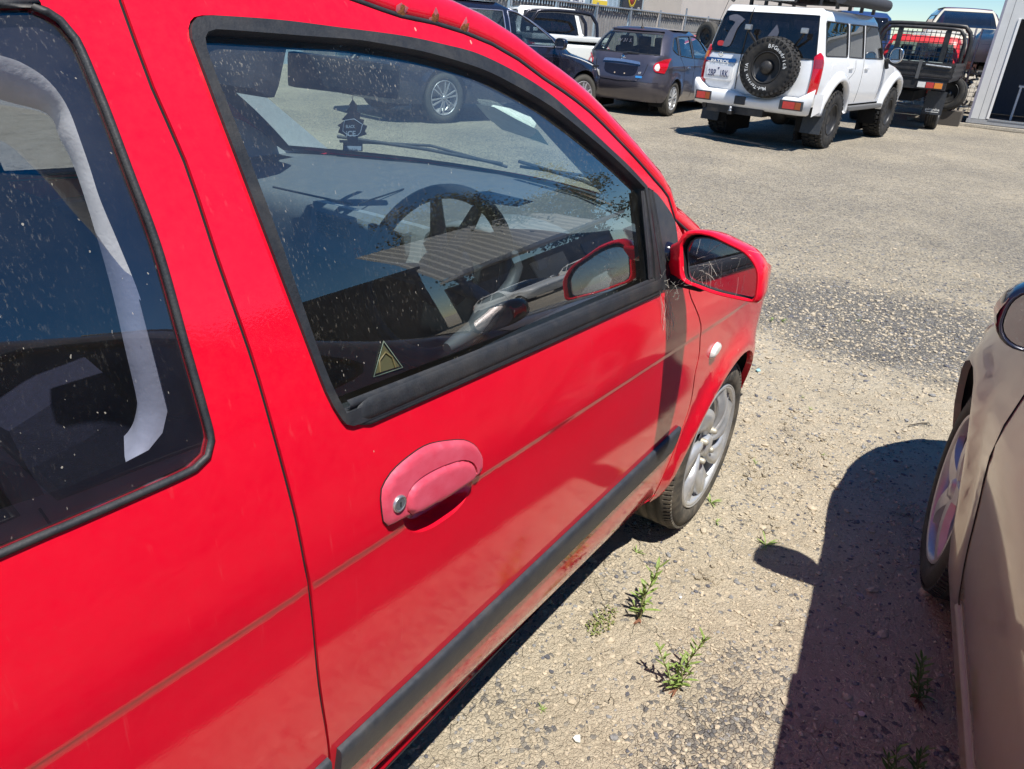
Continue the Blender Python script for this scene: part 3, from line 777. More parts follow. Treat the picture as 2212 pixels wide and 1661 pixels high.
MB().grid(rows).build('pillar_trim', TRIMG, quarter)
# dark border and inner panel round the rear opening
inner = [(p[0], p[1]) for p in po]+[(-2.55, po[-1][1]-.02), (-2.6, 1.40)]
inner = [p for p in inner]
panel('glass_border', scale_poly(qh, 1.0), [smooth_poly([rp(u, v, -.012) for u, v in ((0,120), (45,136), (91,165), (123,200), (146,240), (168,299), (191,365), (212,430), (254,530), (299,643), (336,778), (363,882), (351,935), (321,972), (262,1003), (150,1050), (0,1100))]+[(-2.25, 1.17), (-2.52, 1.22), (-2.50, 1.31), (-2.3, 1.385), (-2.1, 1.41)], .03)], rmap(-.012), .06, simple('ceramic_border', (.008, .008, .014), .5), quarter, REF, 0)
# --- fender
fen_top = [(-.44, 1.03), (-.30, .985), (-.1, .935), (.15, .87), (.4, .765), (.6, .64), (.72, .54)]
gfx = [(p[0]+.0035, p[1]) for p in gap_front]
fender_outline = smooth_poly([(gfx[-1][0]+.004, gfx[-1][1]-.012, 1)]+[p for p in gfx[::-1]][1:-1]+[(gfx[0][0]+.006, gfx[0][1]+.01, 1)]+fen_top+[(.75, .47), (.77, .40), (.76, .25, 1), (.345, .25, 1)]+arch(0, .30, .318, .10, PI-.02, 16)+[(-.325, .27, 1)], .022)
fender = panel('fender', fender_outline, [], rmap(), (.03, .03), RED, red, REF, .02, lines=(lambda x: crz(x)+.001, lambda x: crz(x)-.0015, lambda x: crz(x)-.005, lambda x: crz(x)-.013, lambda x: crz(x)+.006))
# side indicator
ic = rp(1543, 755)
io_ = smooth_poly([(ic[0]+a*.034*(1+.25*math.cos(2*math.atan2(b, a))*0)+b*.006, ic[1]+b*.020) for a, b in [(math.cos(t), math.sin(t)*(1-.15*math.cos(t))) for t in np.linspace(0, 2*PI, 13)[:-1]]], .006)
ind = panel('side_indicator', io_, [], dome(io_, .001, .012, .014), .006, LCLR, fender, REF, .004, eps=.002)
MB().lathe([(0, -.0125), (.006, -.012), (.009, -.009), (.009, -.005)], c=mo(ic[0]-.006, ic[1]-.002, 0), n=14).build('bulb', LAMB, ind)
# sill under the door
sl = []
for x in np.linspace(-2.12, -.33, 60):
    k = lambda z, o=0.: Vector((float(x), -S(float(x), z)-o, z))
    sl.append([k(.292, -.004), k(.288, .000), k(.283, .000), k(.279, -.003), Vector((float(x), .05, .278)), Vector((float(x), .14, .29))])
MB().grid(sl).build('sill', RED, red)
# --- roof rail, A pillar
G = [(x, z) for x, z in [(-2.85, 1.388), (-2.6, 1.44), (-2.3, 1.478), (-1.9, 1.498), (-1.6, 1.503), (-1.45, 1.495)]]+[p for p in top_gap]+[(gap_front[0][0]+.01, gap_front[0][1]+.012), (gap_front[0][0]+.10, gap_front[0][1]-.035)]
G = smooth_poly(G, .035, False)
prof = [(.000, -.010, -.012), (.003, -.002, -.002), (.006, .001, .004), (.012, .001, .012), (.020, -.005, .024), (.030, -.016, .035), (.040, -.030, .041), (.046, -.050, .044), (.047, -.075, .044)]
def rail_pt(i, pr):
    a = G[max(0, i-1)]; b = G[min(len(G)-1, i+1)]; L = math.hypot(b[0]-a[0], b[1]-a[1]) or 1
    nx, nz = -(b[1]-a[1])/L, (b[0]-a[0])/L
    if nz < 0: nx, nz = -nx, -nz
    k = 1.0
    x, z = G[i]; up = pr[2]*k
    return Vector((x+nx*up, -S(x, z)-pr[1], z+nz*up))
rows = [[rail_pt(i, p) for p in prof] for i in range(len(G))]
rail = MB().grid(rows).build('roof_rail', RED, red)
rows2 = [[Vector((p.x, 2*YC-p.y, p.z)) for p in r] for r in rows]
MB().grid(rows2).build('roof_rail', RED, red)
# black gutter line
MB().tube([rail_pt(i, (0, -.0005, -.001)) for i in range(len(G))], .0036, 6).build('gutter', RUBBER, red)
MB().grid([[mo(x, z-.03, -.018), mo(x, z+.0, -.018), mo(x, z+.03, -.018)] for x, z in G]).build('gap_backing', DARK, red)
MB().grid([[mo(x-.02, z, -.020), mo(x+.02, z, -.020)] for x, z in smooth_poly(rear_gap, .04, False)]).build('gap_backing', DARK, red)
MB().grid([[mo(x-.02, z, -.020), mo(x+.02, z, -.020)] for x, z in smooth_poly(gap_front, .04, False)]).build('gap_backing', DARK, red)
for gp_, pr_ in ((rear_gap, quarter), (gap_front, fender)):
    MB().tube([mo(x, z, -.0035) for x, z in smooth_poly([(p[0], p[1]) for p in gp_], .03, False)], .0022, 5).build('shut_line', DARK, pr_)
inn = [r[-1] for r in rows]
iH = min(range(len(inn)), key=lambda i: abs(inn[i].x+.98))
# roof
rr_ = []
for i in range(0, iH+1):
    p = inn[i]; w = YC-p.y; rr_.append([Vector((p.x, YC-w+2*w*j/16, p.z+.035*(1-(1-2*j/16)**2))) for j in range(17)])
roof = MB().grid(rr_).build('roof', RED, red)
# headliner under it
MB().grid([[Vector((q.x, q.y, q.z-.035)) for q in r] for r in rr_]).build('headliner', simple('headliner', (.10, .10, .12), .9), roof)
# windscreen: header curve above, cowl curve below
HD = [Vector((inn[iH].x+.10*(1-t*t), YC+t*(YC-inn[iH].y), inn[iH].z+.035*(1-t*t))) for t in np.linspace(-1, 1, 17)]
iB = min(range(len(inn)), key=lambda i: abs(inn[i].x+.55))
BS = [Vector((-.08-.32*abs(t)**2.0, YC+t*.69, 1.035+.015*t*t)) for t in np.linspace(-1, 1, 17)]
ws = []
for k in range(13):
    f = k/12; row = []
    for j in range(17):
        t = -1+2*j/16; q = HD[j].lerp(BS[j], f)+Vector((.4, 0, 1)).normalized()*.035*math.sin(PI*f)*(1-t*t*.5)
        row.append(q)
    ws.append(row)
MB().grid(ws).build('windscreen', G_WS, red)
base = ws[-1]
# black lining beside the pillars
def near_edge(k): # inner edge of the pillar lining
    f = k/12; return .19-.13*f*0
LN = [[], []]
for k, r in enumerate(ws):
    w_ = .085+.035*math.sin(PI*k/12)
    for s_ in (0, 1):
        a_, b_ = (r[0], r[1]) if s_ == 0 else (r[-1], r[-2]); sg = 1 if s_ == 0 else -1
        LN[s_].append([a_+Vector((0, -sg*.01, .0)), a_+Vector((-.006, sg*.04, -.012)), a_+Vector((-.0, sg*w_, -.010))])
MB().grid(LN[0]).build('pillar_lining', DASHD, red)
MB().grid(LN[1]).build('pillar_lining', DASHD, red)
for sg, y0 in ((1, 0), (-1, 2*YC)):
    # the pillar itself, closing rail to windscreen
    rws = []
    for k in range(13):
        r = ws[k]; a_ = r[0] if sg > 0 else r[-1]
        i = min(range(len(inn)), key=lambda i: abs(inn[i].x-a_.x)+.0)
        b_ = inn[i] if sg > 0 else Vector((inn[i].x, 2*YC-inn[i].y, inn[i].z))
        rws.append([b_, a_+Vector((0, 0, .002))])
    MB().grid(rws).build('pillar', RED, red)
MB().grid([[q+Vector((.03, 0, -.004)), q+Vector((-.03, 0, -.035))] for q in ws[0]]).build('header_lining', DASHD, red)
# cowl + bonnet
cw = [[q+Vector((d, 0, h)) for q in base] for d, h in ((0, .0), (.03, -.014), (.15, -.035))]
MB().grid(cw).build('cowl', PLAST, red)
bn = []
for i in range(15):
    f = i/14; row = []
    for j in range(17):
        t_ = 2*j/16-1; st = base[j]+Vector((.15, 0, -.030)); x = st.x+(.76+.06*(1-abs(t_)**3)-st.x)*f
        z0 = float(np.interp(x, [p[0] for p in fen_top], [p[1] for p in fen_top])); y0 = -S(x, z0)
        yy = YC+t_*(YC-y0); zz = z0+.035*(1-t_*t_)*(1-.5*f); k = min(1, f*5)
        row.append(Vector((x, st.y*(1-k)+yy*k, st.z*(1-k)+zz*k)))
    bn.append(row)
MB().grid(bn).build('bonnet', RED, red)
MB().grid([[Vector((p.x, -S(p.x, p.z), p.z)), q] for p, q in [(Vector((x, 0, z)), bn[0][0]) for x, z in fen_top[:2]]]).build('scuttle_side', RED, red)
# wipers
for ya, yb, xa in ((.25, .80, .05), (.85, 1.40, .1)):
    pa = [base[int(16*(y-base[0].y)/(2*YC-2*base[0].y))] for y in (ya, (ya+yb)/2, yb)]
    mb = MB(); mb.tube([q+Vector((-.015*k, 0, .022+.012*k)) for k, q in enumerate(pa)], .006, 6); mb.tube([pa[0]+Vector((.03, -.0, .01)), pa[1]+Vector((.0, 0, .045)), pa[2]+Vector((-.02, 0, .03))], .005, 6)
    mb.build('wiper', PLAST, red)
# front face: bumper
fr = []
for z in (.25, .32, .38, .43, .48, .51, .54):
    row = []
    for j in range(21):
        t_ = -1+2*j/20; x = .76+.10*(1-abs(t_)**3)-(.03 if z > .5 else 0); y0 = -S(.72, min(z, .70)); row.append(Vector((x if abs(t_) < 1 else .76, YC+t_*(YC-y0), z)))
    fr.append(row)
MB().grid(fr).build('front_bumper', RED, red)
# far side of the body
def mirrored(src, name):
    me = src.data.copy(); n = len(me.vertices); co = np.zeros(n*3); me.vertices.foreach_get('co', co); co = co.reshape(-1, 3); co[:, 1] = 2*YC-co[:, 1]
    me.vertices.foreach_set('co', co.ravel()); me.flip_normals(); me.update(); return obj(name, me, None, red)
for s_, nm in ((door, 'door'), (fender, 'fender'), (quarter, 'quarter_panel'), (frame, 'window_seal'), (win, 'window_glass')):
    q = mirrored(s_, nm)
    if nm in ('window_glass',): q.data.materials[0] = G_CAR
# tail end
rows = []
for z in (.3, .6, .9, 1.0, 1.15, 1.30, 1.42):
    x0 = float(np.interp(z, [.3, .9, 1.0, 1.3, 1.45], [-3.04, -3.05, -3.0, -2.9, -2.75])); y0 = -S(x0, min(z, 1.44))
    rows.append([Vector((x0-.04*(1-(t_)**2), YC+t_*(YC-y0), z)) for t_ in np.linspace(-1, 1, 9)])
MB().grid(rows[:4]).build('tailgate', RED, red); MB().grid(rows[3:]).build('rear_window', G_CAR, red)
# --- interior
mb = MB(); mb.box((-1.35, YC, .30), (3.0, 1.50, .04)); mb.box((.20, YC, .53), (.04, 1.40, .46)); mb.box((-2.75, YC, .66), (.04, 1.4, .7))
mb.build('cabin_floor', simple('carpet', (.012, .012, .014), .95), red)
for y, s_ in ((.075, 1), (2*YC-.075, -1)):
    m = MB(); m.box((-1.05, y, .63), (1.45, .05, .60), bev=.02); m.box((-1.05, y+s_*.015, .935), (1.40, .07, .05), bev=.02)
    m.box((-2.25, y, .68), (1.0, .05, .68), bev=.02); m.build('door_card', DASHD, red)
# dashboard: loft across the cabin
dr = []
for j in range(29):
    y = .10+j/28*1.42; hump = math.exp(-((y-.43)/.20)**2); cen = math.exp(-((y-.83)/.20)**2)
    bx = -.06-.30*((y-YC)/.69)**2; bz = 1.022
    prof_ = [(bx, bz), (bx-.16, bz-.004), (-.46-.02*cen, 1.012), (-.60-.03*cen, 1.004), (-.66-.02*cen, .995), (-.685-.02*cen, .975), (-.69-.01*cen, .93), (-.67, .86), (-.64, .72), (-.60, .55), (-.40, .45)]
    dr.append([Vector((a, y, b)) for a, b in prof_])
dash = MB().grid(dr).build('dashboard', DASHM, red)
MB().tube([on_z(u, v, 1.012) for u, v in ((590,404), (680,424), (761,441))], .003, 5).tube([on_z(u, v, 1.016) for u, v in ((775,440), (830,422), (872,408))], .0025, 5).build('dash_seam', DASHD, dash)
# centre stack with vents
def stack_fr(y0, z0, w, h, x0, mat, nm, slats=0, par=None):
    m = MB(); m.box((x0, y0, z0), (.03, w, h), bev=.008); o = m.build(nm, mat, par or dash)
    if slats:
        d = MB(); d.box((x0-.0155, y0, z0), (.004, w*.82, h*.74)); d.build('vent_opening', DARK, o)
        for k in range(slats):
            zz = z0+h*.74*((k+.5)/slats-.5); MB().box((x0-.019, y0, zz), (.010, w*.80, .003), rot=Matrix.Rotation(.5, 3, 'Y')).build('slat', DASHD, o)
    return o
cs = MB().box((-.70, .80, .925), (.05, .40, .15), rot=Matrix.Rotation(.18, 3, 'Y'), bev=.03).build('centre_console', simple('silver_plastic', (.20, .22, .25), .4), dash)
stack_fr(.885, .955, .125, .062, -.728, DASHM, 'air_vent', 5, dash)
stack_fr(.700, .955, .125, .062, -.728, DASHM, 'air_vent', 5, dash)
hz = MB(); hz.box((-.735, .795, .900), (.02, .034, .026), bev=.006); hzo = hz.build('hazard_switch', simple('hazard_red', (.6, .03, .03), .4), dash)
MB().tube([Vector((-.7465, .795+a, .899+b)) for a, b in ((-.008, -.006), (.008, -.006), (0, .008))], .0012, 5, closed=True).build('hazard_mark', WHITE, hzo)
# instrument hood
hd = []
for k in range(13):
    a = PI*k/12; y = .43+.17*math.cos(a); z = .975+.062*math.sin(a)
    hd.append([Vector((-.50, y, z-.010)), Vector((-.66, y, z)), Vector((-.715, y, z-.004)), Vector((-.71, .43+.158*math.cos(a), .972+.052*math.sin(a))), Vector((-.62, .43+.15*math.cos(a), .965+.045*math.sin(a)))])
MB().grid(hd).build('instrument_hood', simple('hood_grey', (.16, .18, .21), .5), dash)
MB().box((-.645, .43, .96), (.01, .30, .09)).build('instrument_face', DARK, dash)
# steering wheel
swc = Vector((-.88, .43, .965)); tilt = math.radians(26)
axd = Vector((-math.cos(tilt), 0, math.sin(tilt))); e1 = Vector((0, 1, 0)); e2 = axd.cross(e1)
ring = [swc+(e1*math.cos(t)+e2*math.sin(t))*.182 for t in np.linspace(0, 2*PI, 48, endpoint=False)]
sw = MB().tube(ring, .0165, 12, closed=True).build('steering_wheel', DASHD, red)
m = MB()
m.lathe([(0, 0), (.05, .0), (.068, -.012), (.074, -.035), (.05, -.06)], n=24)
RM = Matrix((e1, axd, e2)).transposed()
m.v = [tuple(swc+RM@Vector(v)-axd*.01) for v in m.v]
for t in (.15, PI-.15, -PI/2-.35, -PI/2+.35): m.tube([swc-axd*.02, swc-axd*.012+(e1*math.cos(t)+e2*math.sin(t))*.10, swc+(e1*math.cos(t)+e2*math.sin(t))*.178], [.026, .018, .012], 8)
m.build('wheel_hub', simple('hub_grey', (.10, .11, .13), .5), sw)
# seats
def seat(y, x=-1.28):
    st = MB(); st.box((x+.10, y, .46), (.52, .50, .16), bev=.06); o = st.build('seat', SEATM, red)
    b = MB(); b.box((x-.21, y, .80), (.14, .47, .60), rot=Matrix.Rotation(-.25, 3, 'Y'), bev=.065); b.build('backrest', SEATM, o)
    h = MB(); h.box((x-.32, y, 1.18), (.10, .27, .20), rot=Matrix.Rotation(-.2, 3, 'Y'), bev=.048); h.tube([(x-.29, y-.06, 1.02), (x-.31, y-.06, 1.12)], .006); h.tube([(x-.29, y+.06, 1.02), (x-.31, y+.06, 1.12)], .006); h.build('headrest', SEATM, o)
seat(.43, -1.50); seat(1.17, -1.16)
MB().box((-2.35, YC, .62), (.5, 1.3, .3), bev=.08).box((-2.62, YC, .85), (.12, 1.3, .5), bev=.05).build('rear_seat', SEATM, red)
# interior mirror
rv = on_y(744, 163, .81)
a = on_y(637, 160, .81); 
mw = MB(); RVR = Matrix.Rotation(-.55, 3, 'Z')@Matrix.Rotation(.12, 3, 'X')
mw.box(rv, (.030, .26, .078), rot=Matrix.Rotation(.62, 3, 'Z')@Matrix.Rotation(.05, 3, 'X'), bev=.022); mir_in = mw.build('rear_view_mirror', DASHD, red)
MB().tube([rv+Vector((.01, 0, .02)), rv+Vector((.09, .0, .085))], .009, 8).build('mirror_stem', DASHD, mir_in)
# far sun visor / shoulder belt block seen at top left of window
fb = on_y(545, 140, 1.28)
MB().box(fb+Vector((0, .04, .03)), (.10, .26, .22), rot=Matrix.Rotation(.35, 3, 'Y'), bev=.045).build('passenger_headrest', SEATM, red)
# far A pillar trim and door trim (pale)
p0 = on_y(570, 205, 1.50); p1 = on_y(715, 327, 1.45)
mm = MB(); q0, q1 = p0+(p0-p1)*.45, p1
mm.grid([[q0, q1], [q0+Vector((-.10, .03, -.05)), q1+Vector((-.14, .03, -.02))], [q0+Vector((-.2, .04, -.12)), q1+Vector((-.33, .05, -.05))]]); mm.build('pillar_trim', TRIMG, red)
# curved grey bar inside the near door glass
gpts = [on_y(u, v, .12) for u, v in ((1112,545), (1118,575), (1105,612), (1085,640), (1050,672), (1025,710), (990,735), (965,752))]
MB().tube(gpts, [.006, .010, .012, .013, .019, .016, .013, .009], 10).build('curved_grey_bar', simple('bar_grey', (.075, .078, .085), .6), red)
# triangular sticker inside the glass
sx = [rp(u, v, -.010) for u, v in ((829,737), (808,814), (871,794))]
tri = MB(); pts3 = [mo(p[0], p[1], -.0105) for p in sx]
c_ = (pts3[0]+pts3[1]+pts3[2])/3
tri.tube(pts3, .0009, 5, closed=True); stk = tri.build('sticker', simple('sticker_pale', (.12, .16, .12), .5), win)
tq = MB(); tq.add([c_+(p-c_)*.82+Vector((0, .001, 0)) for p in pts3], [(0, 1, 2)]); tq.build('sticker_face', simple('sticker_yellow', (.07, .068, .03), .6), stk)
tb = MB(); e_ = (pts3[2]-pts3[1]).normalized(); f_ = (pts3[0]-c_).normalized()
tb.tube([c_-e_*.014-f_*.010, c_-e_*.012+f_*.004, c_+f_*.012, c_+e_*.010+f_*.004, c_+e_*.013-f_*.010], .0013, 5); tb.build('sticker_mark', simple('sticker_ochre', (.11, .09, .035), .5), stk)
# --- exterior mirror
mp_ = on_y(1466, 560, -.036); N_ = Vector((-1, .10, .04)).normalized()
def on_pl(u, v, off=0.):
    d = ray(u, v); o = mp_-N_*(-off)*-1 if False else mp_+N_*off
    return CAMP+d*((o-CAMP).dot(N_)/d.dot(N_))
mo_px = [(1466,560), (1465,524), (1473,508), (1485,499.5), (1501,497), (1535,502), (1581,523), (1615,541), (1636,565), (1646,590), (1645,620), (1641,648), (1634,655), (1592,647), (1546,636), (1501,619), (1471,604)]
uvp = smooth_poly([(u/100, v/100) for u, v in mo_px], .12)
O3 = [on_pl(u*100, v*100) for u, v in uvp]; cM = sum(O3, Vector())/len(O3)
def ring_(k, back, shift=Vector((0, 0, 0)), pw=1.): return [cM+(p-cM)*k-N_*back+shift for p in O3]
hr = [ring_(.885, .002), ring_(.90, -.006), ring_(.955, -.008), ring_(1.0, .000), ring_(1.005, .010), ring_(.985, .028), ring_(.93, .052), ring_(.80, .075), ring_(.58, .090), ring_(.25, .098), ring_(.02, .099)]
mirr = MB().grid([r+[r[0]] for r in hr]).build('wing_mirror', RED, door)
MB().grid([r+[r[0]] for r in (ring_(.89, .0), ring_(.87, .012), ring_(.87, .03), ring_(.1, .034))]).build('mirror_cavity', DARK, mirr)
gc = [cM+(p-cM)*.83-N_*.011+Vector((0, -.002, -.003)) for p in O3]
g_ = MB(); g_.add(gc, [tuple(range(len(gc)))]); mg = g_.build('mirror_glass', G_MIR, mirr)
g2 = MB(); g2.tube([p-N_*.001 for p in gc], .0022, 6, closed=True); g2.build('glass_rim', PLAST, mirr)
# arm
ar = [on_y(u, v, y) for u, v, y in ((1446,533,-.006), (1445,592,-.006), (1472,604,-.040), (1468,522,-.040))]
am = MB(); bk = Vector((.055, 0, .004))
A_, B_, C_, D_ = ar; 
am.box((0,0,0), (0.0001,)*3)
mid_ = lambda a, b, k: a+(b-a)*k
sec = []
for k in range(7):
    f = k/6; lo_ = mid_(B_, C_, f); hi_ = mid_(A_, D_, f); h_ = hi_-lo_
    sec.append([lo_, lo_+h_*.5+Vector((-.004, 0, 0)), lo_+h_*.93, hi_+Vector((.01, 0, .002)), hi_+Vector((.05, 0, .0)), lo_+h_*.4+Vector((.065, 0, 0)), lo_+Vector((.05, 0, 0)), lo_])
am = MB().grid(sec, True); am.build('mirror_arm', RED, mirr)
kn = on_y(1441, 560, -.004)
MB().lathe([(.0, -.012), (.012, -.011), (.020, -.004), (.022, .012)], c=kn+Vector((.012, 0, .012)), n=20).build('mirror_pivot', simple('gloss_black', (.01, .01, .02), .12), mirr)
us = MB(); us.box(mid_(B_, C_, .5)+Vector((.03, -.012, -.012)), (.07, .10, .022), rot=Matrix.Rotation(.12, 3, 'Y'), bev=.006); us.build('mirror_foot', DARK, mirr)
# --- wheels
wl_ = wheel(red, (0, -.004, .288), .289, .207, .175, -1, 'swirl', TYRE, RIMS, 7)
for c_, s_ in (((-2.455, 0, .288), -1), ((0, 2*YC, .288), 1), ((-2.455, 2*YC, .288), 1)): wheel(red, c_, .289, .207, .175, s_, 'swirl', TYRE, RIMS, 7)
# tyre lettering
k0 = 0
for i, ch in enumerate('EGRIP09'):
    a = 1.95-i*.115; r_ = .246
    c3 = Vector((r_*math.cos(a), -.0075, .288+r_*math.sin(a)))
    tx = Vector((math.sin(a), 0, -math.cos(a))); ty = Vector((math.cos(a), 0, math.sin(a)))
    v_, f_, w_ = text_pts(ch, .026, .01); mbt = MB(); mbt.add([c3+tx*p[0]+ty*(p[1]-.009) for p in v_], f_)
    mbt.build('letter', simple('tyre_letter', (.10, .10, .095), .7), wl_)
# wheel arch liner
for wx in (0, -2.455):
    ln = []
    for k in range(17):
        a = -.05+PI*1.05*k/16; ln.append([Vector((wx+.335*math.cos(a), y, .30+.335*math.sin(a))) for y in (-S(wx+.33*math.cos(a), .3+.33*math.sin(a))+.02, .12, .30)])
    MB().grid(ln).build('wheel_arch_liner', simple('liner', (.012, .012, .013), .9), red)
MB().grid([[Vector((x, y, .27)) for y in (.05, YC, 2*YC-.05)] for x in (-2.9, -1.2, .5)]).build('underbody', DARK, red)
MB().box((-.40, .35, .42), (.03, .5, .26)).build('inner_panel', DARK, red)
MB().box((.31, .45, .5), (.03, .5, .4)).build('inner_panel', DARK, red)
# rust spots on the rail
def rail_spot(u, v, r, mat, nm, e=0.0):
    # nearest rail point in the photo direction
    best = None
    for i in range(1, len(rows_r)-1):
        for j in range(2, 8):
            p = rows_r[i][j]; d = p-CAMP; z = d.dot(FW); uu = 1106+FPX*d.dot(RT)/z; vv = 830.5-FPX*d.dot(UP)/z
            q = (uu-u)**2+(vv-v)**2
            if best is None or q < best[0]: best = (q, i, j)
    _, i, j = best; p = rows_r[i][j]; tx = (rows_r[i+1][j]-rows_r[i-1][j]).normalized(); ty = (rows_r[i][j+1]-rows_r[i][j-1]).normalized(); n = tx.cross(ty)
    if n.dot(CAMP-p) < 0: n = -n
    m = MB(); N = 14; vs = [p+n*(.0016+e)]
    for k in range(N):
        a = 2*PI*k/N; rr = r*(1+.28*math.sin(3*a+u)+.18*math.sin(5*a+v)); vs.append(p+n*(.0004+e)+tx*rr*math.cos(a)*.8+ty*rr*math.sin(a))
    m.add(vs, [(0, 1+k, 1+(k+1) % N) for k in range(N)], True); return m.build(nm, mat, rail)
rows_r = []
for i in range(len(G)): rows_r.append([rail_pt(i, p) for p in prof])
for u, v in ((864,22), (936,40), (998,60)):
    rail_spot(u-3, v-4, .0115, FADE, 'peeled_paint'); rail_spot(u, v, .0085, RUST, 'rust_spot', .0012)
# ================================================================== generic vehicle shell
class Shell(Body):
    """knots: (z, xrear, xfront, halfwidth); belt: z where the greenhouse starts; radii lower/upper (rear x,y, front x,y)"""
    def __init__(s, knots, belt, lo, hi, flares=(), crease=None):
        super().__init__(knots, flares=flares, crease=crease); s.belt = belt; s.lo = lo; s.hi = hi
    def P(s, x, y, z):
        k = min(1, max(0, (z-s.belt+.06)/.12)); r = [a*(1-k)+b*k for a, b in zip(s.lo, s.hi)]
        s.rr = (r[0], r[1]); s.rf = (r[2], r[3]); return super().P(x, y, z)
    def wrap(s, front, sg, off=0.):
        """u>=0 runs along the side from the corner, u<0 across the end"""
        def f(u, z):
            xr, xf, hw = s.sm(z)
            if u >= 0: p = s.P((xf-u) if front else (xr+u), sg*9, z)
            else: p = s.P(9 if front else -9, sg*(hw+u), z)
            if off:
                c = Vector(((xr+xf)/2, 0, z)); d = Vector((p.x-((xf-.7) if front else (xr+.7)), p.y*.8, 0)).normalized(); p = p+d*off
            return p
        return f
    def silh(s, front, z): return s.sm(z)[1 if front else 0]

def loft(sh, front, z0, z1, n, t0=-1., t1=1., nt=14, crown=0., off=0.):
    rows = []
    for i in range(n+1):
        z = z0+(z1-z0)*i/n; row = []
        for j in range(nt+1):
            t = t0+(t1-t0)*j/nt; hw = sh.sm(z)[2]; p = sh.P(9 if front else -9, t*hw, z)
            b = .03*(1-t*t); p = p+Vector(((1 if front else -1)*(b*.8+off), 0, 0))+Vector((0, 0, crown*(1-t*t)))
            row.append(p)
        rows.append(row)
    return rows
def shell_car(root, sh, paintm, z0, ztop, wheels, arch_r, sides, front, rear, glassm, roofcrown=.045, gap=(), seal=RUBBER, win_inset=.006, grid=.07, arch_z=None):
    """sides: list of window outlines (x,z). front/rear: (z_bumper, z_bonnet, z_glass0, z_glass1, t_glass)"""
    zs_up = np.linspace(z0, ztop, 22)
    (xw0, R0), (xw1, R1) = wheels; az = arch_z or R0
    out = [(sh.silh(0, z0)+.02, z0, 1), (xw0-arch_r, z0, 1)]+arch(xw0, az, arch_r, PI+math.asin(min(.9, (az-z0)/arch_r))-.0001, -math.asin(min(.9, (az-z0)/arch_r)), 16)[1:-1]+[(xw0+arch_r, z0, 1), (xw1-arch_r, z0, 1)]
    out += arch(xw1, az, arch_r, PI+math.asin(min(.9, (az-z0)/arch_r))-.0001, -math.asin(min(.9, (az-z0)/arch_r)), 16)[1:-1]+[(xw1+arch_r, z0, 1), (sh.silh(1, z0)-.02, z0, 1)]
    out += [(sh.silh(1, z)-.0005, z) for z in zs_up[1:-1]]+[(sh.silh(1, ztop)-.0005, ztop, 1), (sh.silh(0, ztop)+.0005, ztop, 1)]+[(sh.silh(0, z)+.0005, z) for z in zs_up[1:-1][::-1]]
    out2 = []
    for p in out:
        if not out2 or math.dist(p[:2], out2[-1][:2]) > .004: out2.append(p)
    ref = (0, 0, .7)
    bodies = []
    for sg in (1, -1):
        b = panel('body_side', [p[:2] for p in out2], [w for w in sides], sh.side(sg), grid, paintm, root, ref, .02); bodies.append(b)
        for w in sides:
            g = panel('side_window', scale_poly(w, 1.0), [], (lambda f: lambda a, c: f(a, c)-Vector((0, sg*win_inset, 0)))(sh.side(sg)), .09, glassm, b, ref, 0)
            f = sh.side(sg); MB().tube([f(*p[:2])+Vector((0, sg*.001, 0)) for p in smooth_poly(w, .06)], .009, 5, closed=True).build('window_trim', seal, g)
        for gl in gap:
            f = sh.side(sg); MB().tube([f(*p) for p in smooth_poly(gl, .05, False)], .0035, 4).build('door_gap', DARK, b)
    for isf, spec in ((True, front), (False, rear)):
        zb, zh, zg0, zg1, tg = spec
        nm = ('front_bumper', 'bonnet', 'windscreen') if isf else ('rear_bumper', 'tailgate', 'rear_window')
        MB().grid(loft(sh, isf, z0, zb, 6, crown=0, off=.0)).build(nm[0], paintm, root)
        MB().grid(loft(sh, isf, zb+.004, zg0, 18)).build(nm[1], paintm, root)
        gl = MB().grid(loft(sh, isf, zg0, zg1, 8, -tg, tg)).build(nm[2], glassm, root)
        m = MB()
        for a, b_ in ((-1, -tg), (tg, 1)): m.grid(loft(sh, isf, zg0, zg1, 8, a, b_, 3))
        m.grid(loft(sh, isf, zg1, ztop, 3))
        m.build('pillar', paintm, root)
        fr = loft(sh, isf, zg0, zg1, 8, -tg, tg)
        MB().tube([p for p in fr[0]]+[r[-1] for r in fr[1:]]+fr[-1][::-1][1:]+[r[0] for r in fr[::-1][1:-1]], .008, 5, closed=True).build('window_trim', seal, gl)
    # roof
    rows = []; xr, xf = sh.silh(0, ztop), sh.silh(1, ztop)
    for i in range(25):
        f = i/24; row = []
        for j in range(15):
            t = -1+2*j/14; hw = sh.sm(ztop)[2]; pr = sh.P(-9, t*hw, ztop); pf = sh.P(9, t*hw, ztop)
            b = .03*.8*(1-t*t); x = (pr.x-b)*(1-f)+(pf.x+b)*f; y = pr.y*(1-f)+pf.y*f
            py = sh.P(xr+(xf-xr)*f, (1 if t > 0 else -1)*9, ztop).y
            if abs(t) == 1: y = py; x = sh.P(xr+(xf-xr)*f, t*9, ztop).x
            row.append(Vector((x, y, ztop+roofcrown*(1-t*t)*math.sin(PI*min(max(f*1.0, 0), 1))**.35)))
        rows.append(row)
    roof = MB().grid(rows).build('roof', paintm, root)
    # interior block, floor and arch liners
    hw = sh.sm(z0+.1)[2]
    MB().box(((sh.silh(0, .6)+sh.silh(1, .6))/2, 0, z0+.06), ((sh.silh(1, .6)-sh.silh(0, .6))*.88, hw*1.7, .04)).build('underbody', DARK, root)
    MB().box(((xw0+arch_r+xw1-arch_r)/2, 0, z0+.12), (xw1-xw0-2*arch_r, hw*1.97, .03)).build('cabin_floor', DARK, root)
